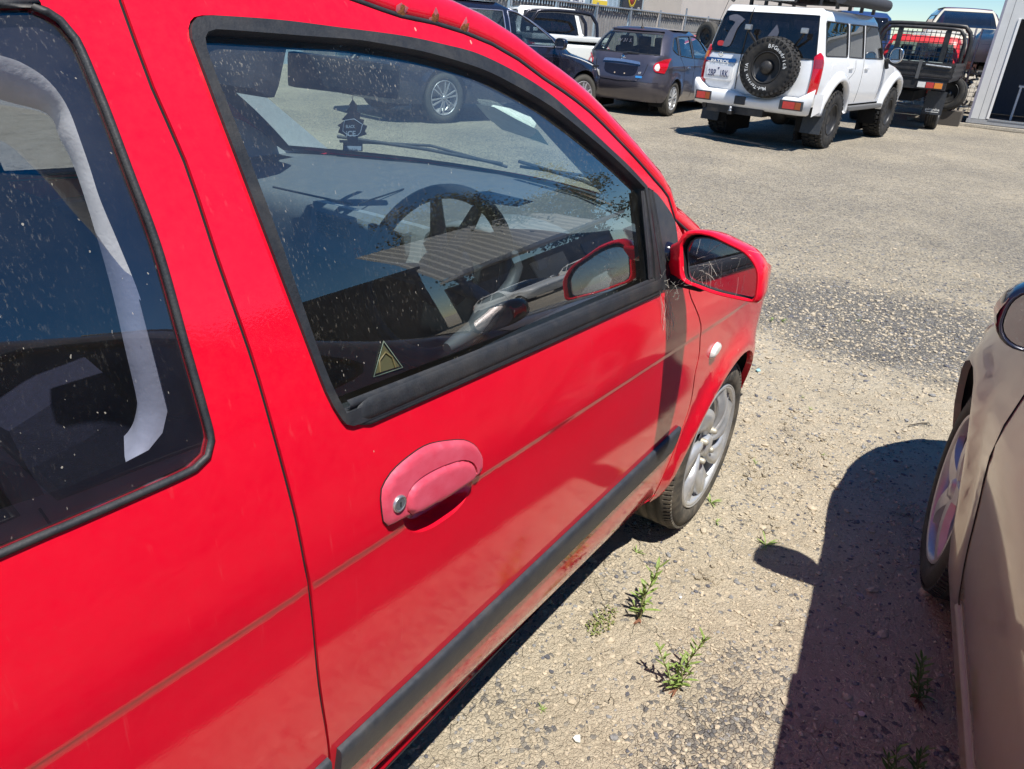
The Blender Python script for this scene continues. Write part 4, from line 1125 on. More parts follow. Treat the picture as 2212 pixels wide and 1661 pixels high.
    MB().box(((xw0+xw1)/2, 0, min(sh.belt-.12, az+arch_r+.06)), (xw1-xw0+2*arch_r, hw*1.90, .03)).build('parcel_deck', DASHD, root)
    for xw in (xw0, xw1):
        for sg in (1, -1):
            ln = []
            for k in range(13):
                a = -.5+(PI+1.0)*k/12; q = sh.P(xw+arch_r*math.cos(a), 9*sg, az+arch_r*math.sin(a))
                ln.append([Vector((xw+(arch_r+.004)*math.cos(a), y, az+(arch_r+.004)*math.sin(a))) for y in (q.y-sg*.01, sg*(abs(q.y)-.12), sg*(abs(q.y)-.30))])
            MB().grid(ln).box((xw, sg*(hw-.32), az), (arch_r*1.8, .02, arch_r*1.5)).build('wheel_arch_liner', DARK, root)
    return bodies, roof
def seats(root, rows, hw, zb, mat=SEATM):
    for x, ys in rows:
        for y in ys:
            s = MB().box((x, y, zb-.12), (.14, .46, .62), rot=Matrix.Rotation(-.2, 3, 'Y'), bev=.06).build('backrest', mat, root)
            MB().box((x-.09, y, zb+.27), (.10, .26, .19), rot=Matrix.Rotation(-.2, 3, 'Y'), bev=.045).build('headrest', mat, s)
def car_mirror(root, c, sg, paintm, gm=G_MIR, w=.20, h=.15):
    """door mirror with its face to the rear"""
    c = Vector(c); pr = []
    shp = rrect(-w/2, w/2, -h/2, h/2, min(w, h)*.42, 6)
    for k, b in ((.88, .0), (.90, -.008), (.97, -.008), (1.0, .01), (1.0, .04), (.92, .075), (.7, .10), (.35, .115), (.02, .118)):
        pr.append([c+Vector((b, p[0]*k, p[1]*k)) for p in shp+[shp[0]]])
    m = MB().grid(pr).build('wing_mirror', paintm, root)
    MB().add([c+Vector((-.001, p[0]*.86, p[1]*.86)) for p in shp], [tuple(range(len(shp)))]).build('mirror_glass', gm, m)
    MB().tube([c+Vector((.04, -sg*w*.42, -h*.2)), c+Vector((.07, -sg*(w*.5+.08), -h*.35))], .022, 8).build('mirror_arm', PLAST, m)
    return m

# ================================================================== BEIGE CAR (right edge of the view)
BH = .135
bc_l = Vector((-math.sin(BH), math.cos(BH), 0))
bpos = Vector((.19, -.665, 0))-bc_l*.862
beige = empty('parked_car', bpos, BH)
tag(beige, 'champagne beige hatchback with its near side in shade, cut off by the right edge', 'car')
def bcre(x, z):
    o = .010*math.exp(-((z-(.70+.02*x))/.10)**2)
    return o
BS_ = Shell([(.17, -3.30, .62, .80), (.24, -3.42, .74, .835), (.40, -3.45, .84, .868), (.55, -3.46, .86, .882), (.66, -3.46, .84, .885), (.76, -3.44, .78, .872), (.83, -3.42, .62, .855), (.88, -3.40, .30, .845), (.93, -3.38, -.15, .83), (.975, -3.36, -.55, .815), (1.15, -3.24, -.86, .755), (1.34, -3.08, -1.14, .69), (1.48, -2.92, -1.42, .64), (1.55, -2.75, -1.70, .60)],
             .96, (.45, .30, .75, .42), (.3, .12, .12, .10), flares=((0, .32, .37, .022), (-2.65, .32, .37, .022)), crease=bcre)
bw = [smooth_poly([(-.98, 1.0), (-1.75, 1.005, 1), (-1.75, 1.46), (-1.50, 1.44), (-1.22, 1.30)], .06), smooth_poly([(-1.83, 1.005, 1), (-2.75, 1.02), (-2.85, 1.10), (-2.65, 1.44, 1), (-1.83, 1.465, 1)], .06)]
shell_car(beige, BS_, BEIGE, .19, 1.55, ((-2.65, .32), (0, .32)), .362, bw, (.62, .93, .975, 1.49, .90), (.5, .9, 1.0, 1.47, .8), G_DARK, grid=.045,
          gap=([(-.40, .93), (-.42, .80), (-.47, .66), (-.50, .50), (-.50, .34), (-.46, .24)], [(-1.79, .2), (-1.79, 1.0)], [(-.46, .24), (-1.79, .24)]), arch_z=.335)
for xw in (0, -2.65):
    for sg in (1, -1): wheel(beige, (xw, sg*.862, .318), .318, .232, .2, sg, 'star', TYREB, RIMB, 5)
seats(beige, ((-1.7, (.36, -.36)), (-2.5, (.36, -.36))), .7, .85)
bm_ = car_mirror(beige, (-.52, .885, 1.0), 1, BLACKP, w=.20, h=.138)
MB().grid([[Vector((-.52+a, .990-abs(z-1.0)*.35, z)) for a in (-.008, .012, .05)] for z in np.linspace(.970, 1.035, 6)]).build('mirror_indicator', LREDM, bm_)
# dark sill moulding
MB().grid([[BS_.P(x, 9, .24)+Vector((0, o, dz)) for o, dz in ((.002, .012), (.010, .004), (.008, -.010), (-.01, -.03))] for x in np.linspace(-.46, -2.25, 24)]).build('sill', simple('sill_grey', (.22, .20, .21), .5), beige)
hd_ = [(-1.50+.09*math.cos(t), .80+.018*math.sin(t)) for t in np.linspace(0, 2*PI, 14, endpoint=False)]
panel('door_handle', hd_, [], lambda a, b: BS_.P(a, 9, b)+Vector((0, .022, 0)), .04, BEIGE, beige, (0, 0, .7), .02)
for sg in (1, -1):
    lp = [(-.30, .60), (-.05, .58), (.25, .62), (.46, .74), (.2, .79), (-.2, .74)]
    panel('headlamp', smooth_poly(lp, .05), [], BS_.wrap(True, sg, .004), .05, LCLR, beige, (0, 0, .7), .01, uvn=True)
# ================================================================== WHITE FOUR WHEEL DRIVE
def place(contact, h, hy):
    l = Vector((-math.sin(h), math.cos(h), 0)); p = Vector((contact[0], contact[1], 0))+l*hy; return p
PH = -.107
pat = empty('four_wheel_drive', place((10.60, 2.04), PH, .93), PH)
tag(pat, 'white lifted four wheel drive with black spare wheel on its back door', 'four wheel drive')
PS = Shell([(.60, -.90, 3.55, .86), (.72, -.94, 3.62, .885), (.95, -.95, 3.60, .90), (1.10, -.94, 3.52, .895), (1.18, -.93, 3.05, .89), (1.24, -.925, 2.35, .88), (1.30, -.92, 2.20, .865), (1.60, -.87, 1.95, .80), (1.74, -.84, 1.82, .765), (1.84, -.80, 1.72, .745), (1.89, -.72, 1.60, .70)],
           1.25, (.10, .10, .35, .20), (.14, .10, .12, .10))
pw = [rrect(-.72, .22, 1.30, 1.74, .04), smooth_poly([(.30, 1.30, 1), (.98, 1.29, 1), (.98, 1.745, 1), (.30, 1.74, 1)], .1), smooth_poly([(1.06, 1.29, 1), (2.02, 1.29, 1), (1.86, 1.72), (1.78, 1.75, 1), (1.06, 1.75, 1)], .1)]
shell_car(pat, PS, WHITEP, .62, 1.89, ((0, .43), (2.97, .43)), .50, pw, (.80, 1.22, 1.28, 1.80, .9), (.70, .74, 1.245, 1.80, .93), G_DARK, .03, grid=.09, arch_z=.47,
          gap=([(.26, .64), (.26, .9), (.62, 1.1), (.62, 1.26)], [(1.02, .64), (1.02, 1.28)], [(2.12, .66), (2.12, 1.24)], [(-.0, 1.0)]*1+[(0, 1.0)]))
for xw in (0, 2.97):
    for sg in (1, -1): wheel(pat, (xw, sg*.93, .425), .43, .225, .30, sg, 'steel', TYREB, STEEL, lugs=True)
seats(pat, ((.4, (.4, -.4)), (1.3, (.4, -.4))), .8, 1.25)
# flared guards
for xw in (0, 2.97):
    for sg in (1, -1):
        rows = []
        for k in range(19):
            a = -.25+(PI+.5)*k/18 if xw == 0 else -.25+(PI+.5)*k/18
            row = []
            for r, o in ((.64, .000), (.615, .030), (.57, .062), (.515, .070), (.495, .050), (.49, .0)):
                z = .47+r*math.sin(a)*(1.0 if math.sin(a) > 0 else .9); x = xw+r*math.cos(a)*1.04; z = max(z, .50)
                q = PS.P(min(max(x, -.9), 3.5), sg*9, max(z, .62)); row.append(Vector((x, sg*(abs(q.y)+o), z)))
            rows.append(row)
        MB().grid(rows).build('wheel_guard', WHITEP, pat)
# rear: two barn doors, gap, lamps
YG = .28    # door split (to the left of centre)
MB().tube([PS.P(-9, YG, z)+Vector((-.036, 0, 0)) for z in np.linspace(.76, 1.86, 12)], .006, 5).build('door_gap', DARK, pat)
MB().box((-.93, .63, 1.55), (.02, .02, .02)).build('hinge', PLAST, pat)
for sg in (1, -1):
    lm = smooth_poly([(-.10, .80, 1), (.10, .80, 1), (.12, 1.22), (.06, 1.32), (-.02, 1.34), (-.10, 1.28, 1)], .04)
    tl = panel('tail_lamp', lm, [], PS.wrap(False, sg, .022), .04, LREDM, pat, (0, 0, 1.1), .03, uvn=True)
    panel('indicator_lens', smooth_poly([(-.085, 1.14, 1), (.10, 1.14, 1), (.085, 1.25), (-.085, 1.25, 1)], .04), [], PS.wrap(False, sg, .024), .04, LAMB if sg > 0 else simple('smoked_lens', (.25, .03, .05), .15), tl, (0, 0, 1.1), .0, uvn=True)
# white band between door & belt, number plate recess
def on_rear(sh, off): return lambda y, z: sh.P(-9, y, z)+Vector((-.03-off, 0, 0))
rc = panel('plate_recess', rrect(.36, .82, .86, 1.10, .02), [], on_rear(PS, .004), .1, WHITEP, pat, (2, 0, 1), .012, uvn=True)
pl = panel('number_plate', rrect(.40, .775, .925, 1.06, .01), [], on_rear(PS, .012), .1, PLATEW, pat, (2, 0, 1), .004, uvn=True)
def txt_rear(nm, s, size, y, z, sh, off, mat, par, width=None, bold=.0): return text_on(nm, s, size, lambda a, b: sh.P(-9, y-a, z+b)+Vector((-.03-off, 0, 0)), mat, par, width, bold)
txt_rear('plate_lettering', '2BP', .13, .685, .992-.045+.01, PS, .0145, NAVY, pl, .125, .01)
txt_rear('plate_lettering', '1RK', .13, .485, .992-.045+.01, PS, .0145, NAVY, pl, .125, .01)
MB().add([Vector((PS.P(-9, y, z).x-.0455, y, z)) for y, z in ((.605, 1.035), (.57, 1.035), (.5875, 1.005))], [(0, 1, 2)]).build('plate_triangle', NAVY, pl)
gb = panel('chrome_garnish', rrect(.345, .83, 1.115, 1.165, .01), [], on_rear(PS, .014), .1, simple('blue_chrome', (.10, .22, .42), .2, .8), pat, (2, 0, 1), .014, uvn=True)
txt_rear('garnish_lettering', 'PATROL', .06, .585, 1.14-.02, PS, .0165, WHITE, gb, .30, .02)
bd = MB(); bc = PS.P(-9, .60, 1.215)+Vector((-.042, 0, 0)); bd.tube([bc+Vector((0, .034*math.cos(t), .034*math.sin(t))) for t in np.linspace(0, 2*PI, 20, endpoint=False)], .006, 6, closed=True); bd.box(bc, (.008, .084, .016)); bd.build('emblem', CHROME, pat)
# bumper
bp = []
for z, o, w in ((.50, .02, .84), (.53, .10, .90), (.60, .13, .93), (.70, .13, .935), (.735, .11, .93), (.74, .02, .90)):
    row = []
    for t in np.linspace(-1, 1, 29):
        dip = -.07*math.exp(-((t*.93+.12)/.30)**4) if z > .58 else 0
        up = .13*max(0, (abs(t)-.80)/.2)*(1 if z > .58 else .0)
        x = -.95-o+.22*max(0, abs(t)-.86)**1.3*4; row.append(Vector((x, t*w, z+dip*.0+min(up, .13)-.0+(dip if z > .68 else 0))))
    bp.append(row)
bump = MB().grid(bp).build('rear_bumper', WHITEP, pat)
for sg in (1, -1):
    MB().grid([[Vector((-.95+.35*k/6, sg*(.93+.0*k), z)) for z in (.50+.02*k*.5, .60, .74, .80)] for k in range(7)]).build('bumper_end', WHITEP, bump)
for y, w in ((.72, .26), (-.66, .34)):
    l = MB().box((-1.075, y, .635), (.05, w, .13), bev=.012).build('bumper_lamp', PLAST, bump)
    MB().box((-1.10, y+.03*(1 if y > 0 else .8), .635), (.01, w*.55, .095)).build('lens', LREDM, l); MB().box((-1.10, y-w*.30, .635), (.01, w*.26, .095)).build('lens', simple('dull_amber', (.35, .08, .02), .3), l)
MB().box((-1.08, .12, .62), (.03, .17, .12), bev=.02).build('towing_cover', PLAST, bump)
tb = MB(); tb.box((-.95, .2, .47), (.2, .9, .10)).box((-1.05, .22, .44), (.22, .06, .05)).lathe([(0, .06), (.022, .05), (.026, .03), (.018, .01), (.018, 0)], c=(-1.12, .22, .45), axis='z', n=12); tb.build('tow_bar', GALV if False else BLKMET, pat)
MB().lathe([(0, .058), (.022, .05), (.027, .03), (.018, .01), (.030, .0), (.03, -.02)], c=(-1.13, .22, .47), axis='z', n=14).build('tow_ball', GALV, pat)
MB().tube([(-.7, .62, .50), (-1.04, .70, .50)], .045, 10).build('exhaust', BLKMET, pat)
MB().tube([(-.1, -.9, .42), (-.1, .9, .42)], .06, 10).build('axle', BLKMET, pat)
MB().lathe([(0, -.16), (.10, -.14), (.16, -.05), (.16, .05), (.10, .14), (0, .16)], c=(-.05, -.15, .42), axis='x', n=16).build('diff_housing', BLKMET, pat)
MB().box((1.2, 0, .56), (3.6, 1.0, .14)).build('chassis', DARK, pat)
for sg in (1, -1):
    MB().box((-.52, sg*.82, .42), (.012, .30, .36), rot=Matrix.Rotation(.12, 3, 'Y')).build('mud_flap', PLAST, pat)
    MB().box((1.5, sg*.90, .56), (1.75, .10, .07), bev=.02).build('side_step', simple('step_grey', (.12, .12, .12), .5), pat)
# spare wheel on the back door
sp_c = Vector((-1.22, -.23, 1.10))
sw_ = wheel(pat, (0, 0, 0), .405, .215, .28, 1, 'steel', TYREB, STEEL, lugs=True)
for o in [sw_]+list(sw_.children): o.name = o.name
def spin(o):
    me = o.data; me.transform(Matrix.Translation(sp_c)@Matrix.Rotation(math.radians(90), 4, 'Z')); me.update()
for o in [sw_]+[c for c in sw_.children]: spin(o)
sw_.name = 'spare_tyre'
MB().lathe([(0, -.02), (.08, -.02), (.09, .0), (.09, .26)], c=sp_c+Vector((.02, 0, 0)), axis='x', n=16).build('wheel_carrier', BLKMET, pat)
def arc_text(s, a0, r, size, step, par, nm='tyre_letter'):
    for i, ch in enumerate(s):
        if ch == ' ': continue
        a = a0-i*step  # angle seen from the rear, anticlockwise from +left
        # viewer looks along +x: screen right = -y, up = z
        cy, cz = -r*math.cos(a), r*math.sin(a); tx = Vector((0, -math.sin(a), -math.cos(a))); ty = Vector((0, -math.cos(a), math.sin(a)))
        v, f, w = text_pts(ch, size, .015); m = MB(); m.add([sp_c+Vector((-.0065, cy, cz))+tx*p[0]+ty*(p[1]-size*.35) for p in v], f); m.build(nm, WHITE, par, recalc=False)
arc_text('BFGoodrich', 1.55, .305, .070, .165, sw_)
def arc_text_in(s, a0, r, size, step, par):
    for i, ch in enumerate(s):
        if ch == ' ': continue
        a = a0-i*step
        cy, cz = -r*math.cos(a), r*math.sin(a); tx = Vector((0, -math.sin(a), -math.cos(a))); ty = Vector((0, -math.cos(a), math.sin(a)))
        v, f, w = text_pts(ch, size, .015); m = MB(); m.add([sp_c+Vector((-.0065, cy, cz))+tx*p[0]+ty*(p[1]-size*.35) for p in v], f); m.build('tyre_letter', WHITE, par, recalc=False)
arc_text_in('Mud-Terrain T/A', -1.40, .305, .065, .128, sw_)
# work lamps and hi-lift brackets over the spare
for y in (.20, -.62):
    MB().box((-1.06, y, 1.60), (.07, .09, .07), bev=.012).build('work_lamp', GALV, pat); 
    MB().tube([(-.96, y*.6-.08, 1.35), (-1.05, y, 1.56)], .018, 8).build('lamp_bracket', BLKMET, pat)
# stickers on rear glass
def rear_sticker(poly, mat, nm): panel(nm, poly, [], on_rear(PS, .004), .1, mat, pat, (2, 0, 1), 0, uvn=True)
SG = simple('window_sticker', (.085, .09, .12), .6)
rear_sticker(smooth_poly([(.62, 1.73), (.50, 1.76), (.36, 1.70, 1), (.44, 1.58), (.50, 1.34), (.62, 1.33, 1), (.55, 1.55), (.50, 1.66), (.60, 1.68)], .04), SG, 'window_sticker')
rear_sticker(smooth_poly([(-.14, 1.66, 1), (-.20, 1.56), (-.17, 1.46, 1), (-.02, 1.46, 1), (-.08, 1.56)], .04), SG, 'window_sticker')
rear_sticker(rrect(.60, .70, 1.33, 1.40, .03), simple('sticker_red', (.4, .03, .03), .5), 'window_sticker')
# roof rack, light bar and awning
rk = MB()
for y in (-.62, .62): rk.box((.85, y, 2.03), (2.3, .05, .05))
for x in np.linspace(-.25, 1.95, 9): rk.box((x, 0, 2.045), (.06, 1.24, .03))
for x in (-.1, .45, 1.0, 1.6):
    for y in (-.66, .66): rk.box((x, y, 1.98), (.06, .04, .12))
rk.box((.85, 0, 2.075), (2.3, 1.28, .012)); rk.build('roof_rack', BLKMET, pat)
MB().tube([(-.42, -.80, 2.06), (1.75, -.80, 2.06)], .085, 14).build('awning_bag', simple('awning_grey', (.045, .045, .052), .7, bump=.2, scale=20), pat)
lb = MB().box((-.66, .05, 1.995), (.06, .62, .07), bev=.01).build('light_bar', BLKMET, pat); MB().box((-.692, .05, 1.995), (.006, .58, .045)).build('lens', LCLR, lb)
MB().tube([(-.6, .72, 1.95), (-.95, .70, 2.02), (-.9, .5, 2.10)], .025, 8).tube([(-.62, -.60, 1.94), (-.62, -.60, 2.05)], .02).build('rack_bracket', BLKMET, pat)
MB().tube([(-.88, .79, 1.55), (-.72, .74, 1.95), (-.62, .66, 2.2)], .004, 5).build('aerial', BLKMET, pat)
MB().box((-.1, 0, 2.12), (.9, 1.2, .08), bev=.02).build('rack_tray', BLKMET, pat)
# snorkel, handles, mirror, fuel flap
MB().tube([PS.P(2.2, -9, 1.15)+Vector((0, -.03, 0)), PS.P(2.15, -9, 1.28)+Vector((0, -.03, 0)), PS.P(2.12, -9, 1.25)+Vector((0, -.04, .02))], .03, 8).build('snorkel', PLAST, pat)
for x in (.42, 1.18):
    MB().box(PS.P(x, -9, 1.15)+Vector((0, -.012, 0)), (.16, .03, .035), bev=.01).build('door_handle', WHITEP, pat)
panel('fuel_flap', rrect(-.42, -.22, .98, 1.20, .03), [], lambda a, b: PS.P(a, -9, b)+Vector((0, -.004, 0)), .08, WHITEP, pat, (0, 0, 1), .006)
for sg in (1, -1):
    car_mirror(pat, (2.05, sg*1.06, 1.36), sg, CHROME, w=.20, h=.23)
MB().box((3.60, -.7, .86), (.12, .1, .10), bev=.02).build('front_marker', GALV, pat)

# ================================================================== GREY HATCHBACK
TH = .034
tii = empty('parked_car', place((12.35, 5.36), TH, .86), TH)
tag(tii, 'dark grey hatchback seen from behind, between the people mover and white four wheel drive', 'car')
def tcre(x, z): return .020*math.exp(-((z-.86)/.06)**2)
TS = Shell([(.22, -.52, 3.35, .80), (.34, -.66, 3.45, .845), (.52, -.72, 3.50, .865), (.66, -.70, 3.50, .865), (.78, -.66, 3.42, .855), (.90, -.64, 3.05, .845), (1.00, -.60, 2.35, .82), (1.04, -.57, 2.20, .805), (1.20, -.44, 1.90, .74), (1.35, -.30, 1.60, .68), (1.44, -.12, 1.32, .63), (1.49, .10, 1.05, .58)],
           1.0, (.42, .40, .5, .3), (.26, .24, .12, .10), flares=((0, .31, .37, .02), (2.7, .31, .37, .02)), crease=tcre)
tw = [smooth_poly([(-.10, 1.17), (.10, 1.08, 1), (.16, 1.07, 1), (.20, 1.37, 1), (.05, 1.34)], .05), smooth_poly([(.24, 1.06, 1), (.90, 1.02, 1), (.90, 1.40, 1), (.28, 1.385, 1)], .08), smooth_poly([(.98, 1.015, 1), (1.95, 1.0, 1), (1.50, 1.32), (1.22, 1.40), (.98, 1.405, 1)], .08)]
shell_car(tii, TS, GREYP, .24, 1.49, ((0, .31), (2.7, .31)), .345, tw, (.6, .98, 1.04, 1.44, .9), (.585, .60, 1.06, 1.40, .88), G_CLR, .035, grid=.07, arch_z=.325,
          gap=([(.30, .28), (.42, .5), (.40, .75), (.22, 1.05)], [(.94, .26), (.94, 1.01)], [(2.0, .3), (2.05, .7), (1.98, .98)], [(.40, .27), (2.0, .27)]))
for xw in (0, 2.7):
    for sg in (1, -1): wheel(tii, (xw, sg*.855, .312), .315, .215, .2, sg, 'double', simple('dusty_tyre', (.07, .065, .055), .85, scale=50), RIMS, 6)
seats(tii, ((.35, (.36, -.36)), (1.25, (.36, -.36))), .7, .98)
for sg in (1, -1):
    lp = smooth_poly([(-.22, .84, 1), (-.19, .92), (.06, .99), (.30, 1.02, 1), (.20, .88), (.15, .76, 1), (-.16, .78)], .04)
    tl = panel('tail_lamp', lp, [], TS.wrap(False, sg, .012), .03, LREDM, tii, (1, 0, 1), .02, uvn=True)
    panel('reversing_lens', smooth_poly([(-.20, .84, 1), (-.17, .90), (-.10, .92, 1), (-.06, .86), (-.08, .80, 1), (-.15, .80)], .03), [], TS.wrap(False, sg, .0145), .03, LCLR, tl, (1, 0, 1), 0, uvn=True)
trear = lambda off: (lambda y, z: TS.P(-9, y, z)+Vector((-.024*(1-(y/.8)**2)-off, 0, 0)))
def tpan(nm, poly, mat, off, fl=.01, par=tii): return panel(nm, poly, [], trear(off), .06, mat, par, (2, 0, 1), fl, uvn=True)
tpan('plate_recess', smooth_poly([(-.34, .85, 1), (.34, .87, 1), (.30, .72), (0, .67), (-.30, .70)], .05), simple('recess_black', (.012, .012, .02), .3), .005)
tpan('tailgate_garnish', smooth_poly([(-.38, .88, 1), (-.36, .925), (0, .95), (.36, .945), (.38, .90, 1), (0, .905)], .05), simple('bright_trim', (.30, .40, .55), .2, .7), .018)
MB().tube([trear(.004)(y, z) for y, z in ((-.52, .90), (-.48, .72), (-.36, .60), (0, .585), (.36, .60), (.50, .72), (.54, .92))], .004, 5).build('tailgate_gap', DARK, tii)
e_ = trear(.012)(0, .985); MB().lathe([(0, -.004), (.03, -.003), (.036, .004)], c=e_, axis='x', n=20).tube([e_+Vector((-.004, .036*math.cos(t), .036*math.sin(t))) for t in np.linspace(0, 2*PI, 16, endpoint=False)], .005, 5, closed=True).build('emblem', CHROME, tii)
text_on('badge', 'ST', .05, lambda a, b: trear(.006)(-.40-a, .74+b), WHITE, tii)
tpan('badge', rrect(-.46, -.33, .655, .69, .01), simple('badge_blue', (.05, .25, .6), .3), .006)
for y in (.10, -.10): tpan('plate_screw', rrect(y-.012, y+.012, .70, .722, .004), PLASTW if False else simple('screw', (.5, .4, .3), .5), .008)
MB().tube([trear(.03)(.02, 1.055), trear(.035)(-.10, 1.075), trear(.03)(-.30, 1.07)], [.014, .011, .006], 6).build('rear_wiper', PLAST, tii)
sp_ = []
for t in np.linspace(-1, 1, 13): sp_.append([Vector((.04-.13+.05*t*t, t*.52, 1.475)), Vector((-.16+.06*t*t, t*.54, 1.455)), Vector((-.14+.06*t*t, t*.54, 1.44)), Vector((-.02, t*.52, 1.45))])
spo = MB().grid(sp_).build('spoiler', GREYP, tii); MB().box((-.128, 0, 1.452), (.012, .34, .024), bev=.004).build('brake_lamp', LREDM, spo)
MB().tube([(.02, -.03, 1.50), (-.06, -.03, 1.68)], [.008, .003], 6).lathe([(0, .012), (.03, .006), (.035, -.01)], c=(.03, -.03, 1.51), axis='z', n=10).build('aerial', BLKMET, tii)
for x in (.55, 1.35):
    MB().box(TS.P(x, -9, .86)+Vector((0, -.015, 0)), (.16, .03, .03), bev=.01).build('door_handle', CHROME, tii)
text_on('window_lettering', 'W 31 5.', .08, lambda a, b: trear(-.002)(.10-a, 1.27+b)+Vector((-.02, 0, 0)), SG, tii, .30)
car_mirror(tii, (1.95, -.98, 1.05), -1, GREYP)

# ================================================================== DARK PEOPLE MOVER
MH = -.245
mpv = empty('people_mover', place((7.22, 6.86), MH, .88), MH)
tag(mpv, 'dark navy people mover behind the red roof with silver alloy wheels', 'people mover')
def mcre(x, z): return .016*math.exp(-((z-(.98-.01*x))/.05)**2)-.014*math.exp(-((z-.70)/.12)**2)
MS = Shell([(.24, -.80, 3.55, .84), (.40, -.90, 3.70, .89), (.60, -.93, 3.76, .905), (.80, -.92, 3.72, .90), (.92, -.90, 3.45, .89), (1.02, -.88, 2.95, .875), (1.10, -.86, 2.62, .86), (1.30, -.80, 2.22, .80), (1.50, -.72, 1.80, .735), (1.62, -.62, 1.45, .68), (1.69, -.45, 1.10, .62)],
           1.08, (.35, .30, .75, .45), (.25, .15, .12, .10), flares=((0, .36, .41, .02), (3.0, .36, .41, .02)), crease=mcre)
mw_ = [smooth_poly([(-.60, 1.20), (-.25, 1.15, 1), (.25, 1.14, 1), (.25, 1.57, 1), (-.40, 1.55)], .08), smooth_poly([(.32, 1.14, 1), (1.22, 1.12, 1), (1.22, 1.585, 1), (.32, 1.575, 1)], .1), smooth_poly([(1.32, 1.12, 1), (2.32, 1.11, 1), (2.22, 1.22), (1.85, 1.43), (1.55, 1.57), (1.32, 1.59, 1)], .08)]
shell_car(mpv, MS, BLACKP, .27, 1.69, ((0, .36), (3.0, .36)), .405, mw_, (.6, 1.05, 1.10, 1.62, .9), (.55, .6, 1.15, 1.6, .85), G_CAR, .03, grid=.08, arch_z=.375,
          gap=([(.28, .3), (.40, .6), (.28, 1.12)], [(1.27, .3), (1.27, 1.1)], [(2.35, .34), (2.42, .7), (2.36, 1.06)]), seal=simple('bright_seal', (.30, .32, .42), .3, .5))
for xw in (0, 3.0):
    for sg in (1, -1): wheel(mpv, (xw, sg*.895, .355), .36, .25, .22, sg, 'double', simple('dusty_tyre', (.07, .065, .055), .85, scale=50), RIMB, 6)
seats(mpv, ((.75, (.38, -.38)), (1.75, (.38, -.38))), .75, 1.08)
for sg in (1, -1):
    panel('headlamp', smooth_poly([(-.15, .78, 1), (.10, .80), (.38, .96), (.52, 1.02, 1), (.34, .87), (.10, .70), (-.12, .68, 1)], .04), [], MS.wrap(True, sg, .006), .05, LCLR, mpv, (1, 0, 1), .01, uvn=True)
car_mirror(mpv, (2.18, -1.04, 1.17), -1, BLACKP, w=.22, h=.17)
for x in (.55, 1.50): MB().box(MS.P(x, -9, .97)+Vector((0, -.02, 0)), (.19, .03, .03), bev=.01).build('door_handle', CHROME, mpv)
swt = MB().tube([(1.78, -.38+.18*math.cos(t), 1.06+.17*math.sin(t)) for t in np.linspace(0, 2*PI, 24, endpoint=False)], .014, 6, closed=True).build('steering_wheel', DASHD, mpv)

# ================================================================== WHITE UTE
UH = .86
ute = empty('utility_truck', (12.75, 7.95, 0), UH)   # origin near the tub, left rear
tag(ute, 'white ute with black sports bars over its tub, behind the dark people mover', 'ute')
US = Shell([(.45, -.05, 4.95, .84), (.60, -.08, 5.05, .87), (.85, -.08, 5.06, .88), (1.05, -.07, 4.95, .875), (1.12, -.06, 4.4, .87), (1.20, 1.50, 3.45, .85), (1.28, 1.52, 3.3, .835), (1.55, 1.58, 2.92, .75), (1.70, 1.64, 2.70, .71), (1.77, 1.75, 2.5, .66)], 1.2, (.10, .10, .5, .3), (.12, .10, .12, .10), flares=((1.2, .38, .42, .02), (4.2, .38, .42, .02)))
# shift so that the left rear corner of the tub is the origin
uw = [smooth_poly([(1.62, 1.26, 1), (2.25, 1.25, 1), (2.25, 1.66, 1), (1.68, 1.65)], .08), smooth_poly([(2.33, 1.25, 1), (3.25, 1.24, 1), (2.88, 1.52), (2.62, 1.66), (2.33, 1.67, 1)], .08)]
shell_car(ute, US, WHITEP2, .48, 1.77, ((1.2, .38), (4.2, .38)), .43, uw, (.8, 1.15, 1.22, 1.72, .9), (.7, 1.05, 1.245, 1.68, .82), G_DARK, .02, grid=.1, arch_z=.42)
ut = MB()
MB().box((.72, 0, 1.145), (1.44, 1.50, .02)).build('tub_cover', simple('tub_cover', (.02, .02, .025), .8), ute)
for sg in (1, -1): ut.box((.72, sg*.80, 1.20), (1.5, .12, .10), bev=.03)
ut.box((.0, 0, 1.20), (.10, 1.6, .10), bev=.03); ut.build('tub_rail', WHITEP2, ute)
for x0, mt in ((1.25, 'sports_bar'), (.55, 'sports_bar')):
    pts = smooth_poly([(-.74, 1.2), (-.72, 1.50), (-.60, 1.66), (0, 1.70), (.60, 1.66), (.72, 1.50), (.74, 1.2)], .1, False)
    MB().tube([(x0-(.0 if x0 > 1 else 0)+(1.66-z)*(-.25), y, z) for y, z in pts], .038, 10).build('sports_bar', simple('sports_bar_black', (.03, .03, .04), .25, .6), ute)
for wx in (1.2, 4.2):
    for sg in (1, -1): wheel(ute, (wx, sg*.86, .375), .38, .22, .24, sg, 'star', TYREB, RIMS, 6)
for sg in (1, -1): panel('tail_lamp', smooth_poly([(-.08, .80, 1), (.14, .80), (.17, .98), (.10, 1.10), (-.08, 1.12, 1)], .04), [], US.wrap(False, sg, .012), .04, LREDM, ute, (1, 0, 1), .02, uvn=True)
text_on('window_lettering', 'brapap', .15, lambda a, b: Vector((1.545-.0, -.30-a, 1.42+b)), simple('pink_print', (.85, .30, .38), .5), ute, .52, .02)
MB().box((1.50, .42, 1.31), (.02, .26, .09), bev=.005).build('window_sticker', WHITE, ute)
